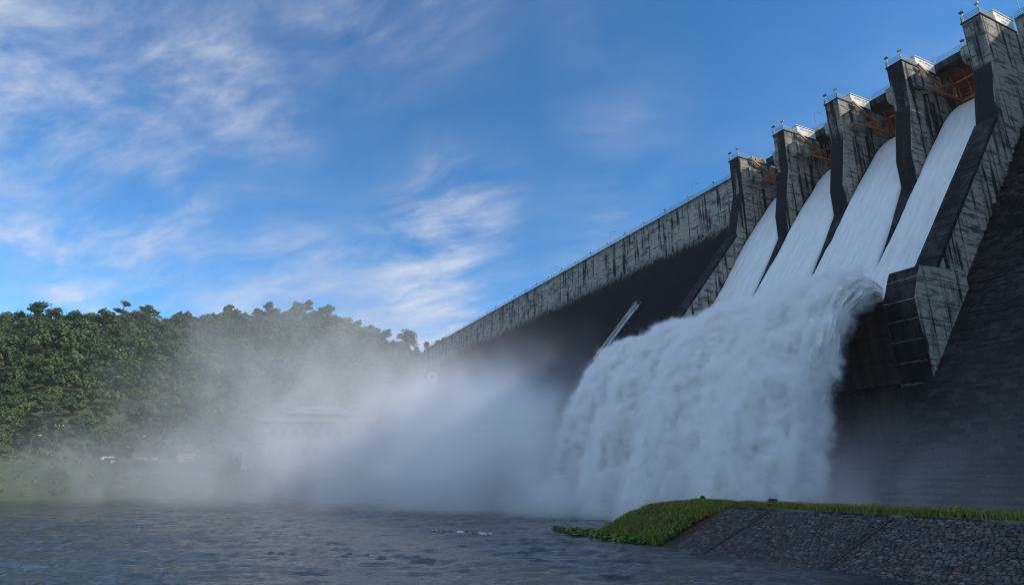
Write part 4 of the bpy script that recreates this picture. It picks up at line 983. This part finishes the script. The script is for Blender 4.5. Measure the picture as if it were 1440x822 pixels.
# floating debris
t = empty('floating_debris', (61.2, 81.0, -.02), .5); tag(t, 'raft of white foam scraps and brown branches drifting on the river', 'debris'); q = random.Random(12)
for k in range(11):
    x, y = q.uniform(-3.6, 3.6), q.gauss(0, .35); w_ = q.uniform(.12, .42)
    MB().add([(x-w_, y-.1, -.08), (x+w_, y-.12, -.08), (x+w_*.8, y+.14, -.08), (x-w_*.9, y+.1, -.08), (x-w_*.8, y-.06, .10), (x+w_*.7, y-.07, .14), (x+w_*.6, y+.08, .1), (x-w_*.7, y+.06, .12)], [(3, 2, 1, 0), (4, 5, 6, 7), (0, 1, 5, 4), (1, 2, 6, 5), (2, 3, 7, 6), (3, 0, 4, 7)]).build('foam_scrap', M['paint_white'], t)
for k in range(12):
    x, y = q.uniform(-3.8, 3.4), q.gauss(.1, .4); a = q.uniform(-.5, .5); l_ = q.uniform(.4, 1.3)
    MB().tube([(x, y, .02), (x+l_*.5, y+l_*.5*math.sin(a), q.uniform(.08, .2)), (x+l_, y+l_*math.sin(a), .02)], [.05, .045, .02], 6).build('branch', M['brownpaint'] if k % 2 else M['bark'], t)
# ------------------------------------------------------------------ spray mist: air full of drops, thickest where the jets land
MIST = [  # centre (s, d, z), radii, density
    ((72, 57, 0), (30, 7, 8), .30),
    ((106, 57, 2), (22, 13, 16), .24),
    ((95, 60, 0), (15, 7, 9), .26),
    ((128, 54, 5), (30, 19, 17), .13),
    ((148, 70, 4), (54, 32, 14), .026),
    ((178, 78, 20), (56, 34, 40), .0122),
    ((170, 125, 3), (75, 30, 13), .0068),
    ((36, 49, 0), (12, 5, 6), .030),
]
def build_mist():
    ng = bpy.data.node_groups.new('mist_field', 'GeometryNodeTree'); ng.interface.new_socket('Geometry', in_out='OUTPUT', socket_type='NodeSocketGeometry'); ng.interface.new_socket('Geometry', in_out='INPUT', socket_type='NodeSocketGeometry')
    t = NT(ng); out = t.new('NodeGroupOutput'); pos = t.new('GeometryNodeInputPosition').outputs[0]
    w1 = t.noise(pos, .035, 2, .5); warp = t.scale(t.vmath('SUBTRACT', t.comb(w1, t.noise(t.vmath('ADD', pos, (31, 7, 3)), .04, 2, .5), t.noise(t.vmath('ADD', pos, (3, 57, 23)), .05, 2, .5)), (.5, .5, .5)), (26, 18, 20))
    pw = t.vmath('ADD', pos, warp); acc = None
    for c, r_, a in MIST:
        dv = t.vmath('LENGTH', t.vmath('DIVIDE', t.vmath('SUBTRACT', pw, c), r_))
        e = t.math('MULTIPLY', t.math('EXPONENT', t.math('MULTIPLY', t.math('MULTIPLY', dv, dv), -1.1)), a)
        acc = e if acc is None else t.math('ADD', acc, e)
    n1 = t.noise(t.scale(pw, (1, 1, .7)), .10, 6, .62)
    m_ = t.ramp(n1, .36, .64, .05, 1.9)
    x, y, z = t.sep(pos)
    dens = t.math('MULTIPLY', acc, m_); dens = t.math('MULTIPLY', dens, t.ramp(z, -.5, .6)); dens = t.math('SUBTRACT', dens, .0007); dens = t.math('MAXIMUM', dens, 0.0)
    lim = t.math('ADD', 59.5, t.math('MULTIPLY', t.math('MAXIMUM', t.math('SUBTRACT', x, 70), 0.0), .93)); lim = t.math('ADD', lim, t.math('MULTIPLY', t.math('SUBTRACT', w1, .5), 10.0))
    dens = t.math('MULTIPLY', dens, t.ramp(t.math('SUBTRACT', y, lim), -4.0, 3.0, 1.0, 0.0))       # the wind keeps the near water clear
    dens = t.math('MULTIPLY', dens, t.math('SUBTRACT', 1.0, t.math('MULTIPLY', t.ramp(z, 17.0, 33.0), t.ramp(x, 112.0, 142.0, .96, 0.0))))
    # fade to nothing at the sides of the box
    for v_, a, b in ((x, 14, 30), (y, 30, 40)): dens = t.math('MULTIPLY', dens, t.ramp(v_, a, b))
    for v_, a, b in ((x, 300, 260), (y, 185, 150), (z, 66, 52)): dens = t.math('MULTIPLY', dens, t.ramp(v_, b, a, 1, 0))
    vc = t.new('GeometryNodeVolumeCube'); t.put(vc.inputs['Density'], dens); vc.inputs['Background'].default_value = 0
    vc.inputs['Min'].default_value = (14, 30, -.5); vc.inputs['Max'].default_value = (300, 185, 67)
    for a, v_ in (('X', 240), ('Y', 130), ('Z', 66)): vc.inputs['Resolution '+a].default_value = v_
    m = bpy.data.materials.new('mist_air'); m.use_nodes = True; mt = NT(m.node_tree); mt.n.clear(); mo_ = mt.new('ShaderNodeOutputMaterial'); pv = mt.new('ShaderNodeVolumePrincipled')
    pv.inputs['Color'].default_value = (.996, .996, .997, 1); pv.inputs['Density'].default_value = 1.0; pv.inputs['Anisotropy'].default_value = 0.0; mt.l.new(pv.outputs[0], mo_.inputs['Volume'])
    sm = t.new('GeometryNodeSetMaterial'); sm.inputs['Material'].default_value = m; t.l.new(vc.outputs[0], sm.inputs[0]); t.l.new(sm.outputs[0], out.inputs[0])
    me = npmesh('spray_mist', [(14, 30, -.5), (300, 30, -.5), (300, 185, -.5), (14, 185, -.5), (14, 30, 67), (300, 30, 67), (300, 185, 67), (14, 185, 67)], [(0, 3, 2, 1), (4, 5, 6, 7), (0, 1, 5, 4), (1, 2, 6, 5), (2, 3, 7, 6), (3, 0, 4, 7)], mats=[m])
    o = link('spray_mist', me); place(o); md = o.modifiers.new('mist_field', 'NODES'); md.node_group = ng
    tag(o, 'white spray mist drifting left from the foot of the falling water', 'mist', None, 'stuff')
build_mist()
def build_jet_spray():
    # a coat of fine spray round the falling jets, thicker and softer the farther they have fallen
    ng = bpy.data.node_groups.new('jet_spray_field', 'GeometryNodeTree'); ng.interface.new_socket('Geometry', in_out='OUTPUT', socket_type='NodeSocketGeometry'); ng.interface.new_socket('Geometry', in_out='INPUT', socket_type='NodeSocketGeometry')
    t = NT(ng); out = t.new('NodeGroupOutput'); pos = t.new('GeometryNodeInputPosition').outputs[0]
    wv = lambda o, k: t.math('SUBTRACT', t.noise(t.vmath('ADD', pos, o), k, 6, .62), .5)
    pw = t.vmath('ADD', pos, t.scale(t.comb(wv((0, 0, 0), .36), wv((9, 31, 5), .36), wv((41, 3, 17), .36)), (4.2, 4.2, 4.6)))
    s, d, z = t.sep(pw); x = t.math('MULTIPLY', t.math('SUBTRACT', d, 34.35), t.ramp(s, 66.0, 93.0, 1.0, 1.17)); u = t.math('DIVIDE', x, 22.0, clamp=True)
    zt = t.math('ADD', 26.9, t.math('MULTIPLY', x, t.math('SUBTRACT', .66, t.math('MULTIPLY', x, .083))))
    zb = t.math('ADD', 25.2, t.math('MULTIPLY', x, t.math('SUBTRACT', .10, t.math('MULTIPLY', x, .085))))
    sl = t.math('SUBTRACT', .66, t.math('MULTIPLY', x, .166)); nl = t.math('SQRT', t.math('ADD', 1.0, t.math('MULTIPLY', sl, sl)))
    bay = t.math('MULTIPLY', t.math('SUBTRACT', t.math('COSINE', t.math('MULTIPLY', t.math('SUBTRACT', s, 43.06), 2*math.pi/12.8)), 1.0), -1.25)
    up = t.math('SUBTRACT', t.math('DIVIDE', t.math('SUBTRACT', z, zt), nl), t.math('MULTIPLY', bay, u)); lo = t.math('DIVIDE', t.math('SUBTRACT', zb, z), 1.9)
    right = t.math('SUBTRACT', t.math('SUBTRACT', 44.4, t.math('MULTIPLY', u, .8)), s); left = t.math('SUBTRACT', s, t.math('SUBTRACT', 92.6, t.math('MULTIPLY', u, .6)))
    out_ = t.math('MAXIMUM', t.math('MAXIMUM', up, lo), t.math('MAXIMUM', right, left))
    L = t.math('ADD', .08, t.math('MULTIPLY', u, .30))
    fall = t.math('EXPONENT', t.math('MULTIPLY', t.math('DIVIDE', t.math('MAXIMUM', t.math('ADD', out_, .25), 0.0), L), -1.0))
    flow = t.scale(pw, (1.15, .36, .30)); n1 = t.noise(flow, .75, 7, .68); m_ = t.ramp(n1, .39, .60, .14, 2.5)
    dens = t.math('MULTIPLY', t.math('MULTIPLY', fall, m_), t.math('ADD', .9, t.math('MULTIPLY', u, 5.0)))
    dens = t.math('MAXIMUM', t.math('SUBTRACT', dens, .03), 0.0)
    px_, py_, pz_ = t.sep(pos)
    for v_, a, b in ((py_, 34.2, 35.6), (px_, 40.2, 42.0), (pz_, -.4, .4)): dens = t.math('MULTIPLY', dens, t.ramp(v_, a, b))
    for v_, a, b in ((px_, 99, 103), (py_, 60, 65), (pz_, 32, 34)): dens = t.math('MULTIPLY', dens, t.ramp(v_, a, b, 1.0, 0.0))
    vc = t.new('GeometryNodeVolumeCube'); t.put(vc.inputs['Density'], dens); vc.inputs['Min'].default_value = (40, 34, -.5); vc.inputs['Max'].default_value = (103, 65, 34)
    for a, v_ in (('X', 250), ('Y', 122), ('Z', 136)): vc.inputs['Resolution '+a].default_value = v_
    m = bpy.data.materials['mist_air']; sm = t.new('GeometryNodeSetMaterial'); sm.inputs['Material'].default_value = m; t.l.new(vc.outputs[0], sm.inputs[0]); t.l.new(sm.outputs[0], out.inputs[0])
    x0, y0, z0, x1, y1, z1 = 40, 34, -.5, 103, 65, 34
    me = npmesh('jet_spray', [(x0, y0, z0), (x1, y0, z0), (x1, y1, z0), (x0, y1, z0), (x0, y0, z1), (x1, y0, z1), (x1, y1, z1), (x0, y1, z1)], [(0, 3, 2, 1), (4, 5, 6, 7), (0, 1, 5, 4), (1, 2, 6, 5), (2, 3, 7, 6), (3, 0, 4, 7)], mats=[m])
    o = link('jet_spray', me); place(o); md = o.modifiers.new('jet_spray_field', 'NODES'); md.node_group = ng
    tag(o, 'soft coat of white spray round the falling jets', 'spray', None, 'stuff')
build_jet_spray()
# the moist air of the valley
def build_haze():
    m = bpy.data.materials.new('valley_air'); m.use_nodes = True; mt = NT(m.node_tree); mt.n.clear(); mo_ = mt.new('ShaderNodeOutputMaterial'); pv = mt.new('ShaderNodeVolumePrincipled')
    pv.inputs['Color'].default_value = (.93, .96, 1, 1); pv.inputs['Density'].default_value = .00010; mt.l.new(pv.outputs[0], mo_.inputs['Volume'])
    o = MB().box(-3100, 3100, -1600, 4600, -4, 138).build('haze', m); tag(o, 'thin bluish haze over the valley', 'haze', None, 'stuff')
build_haze()
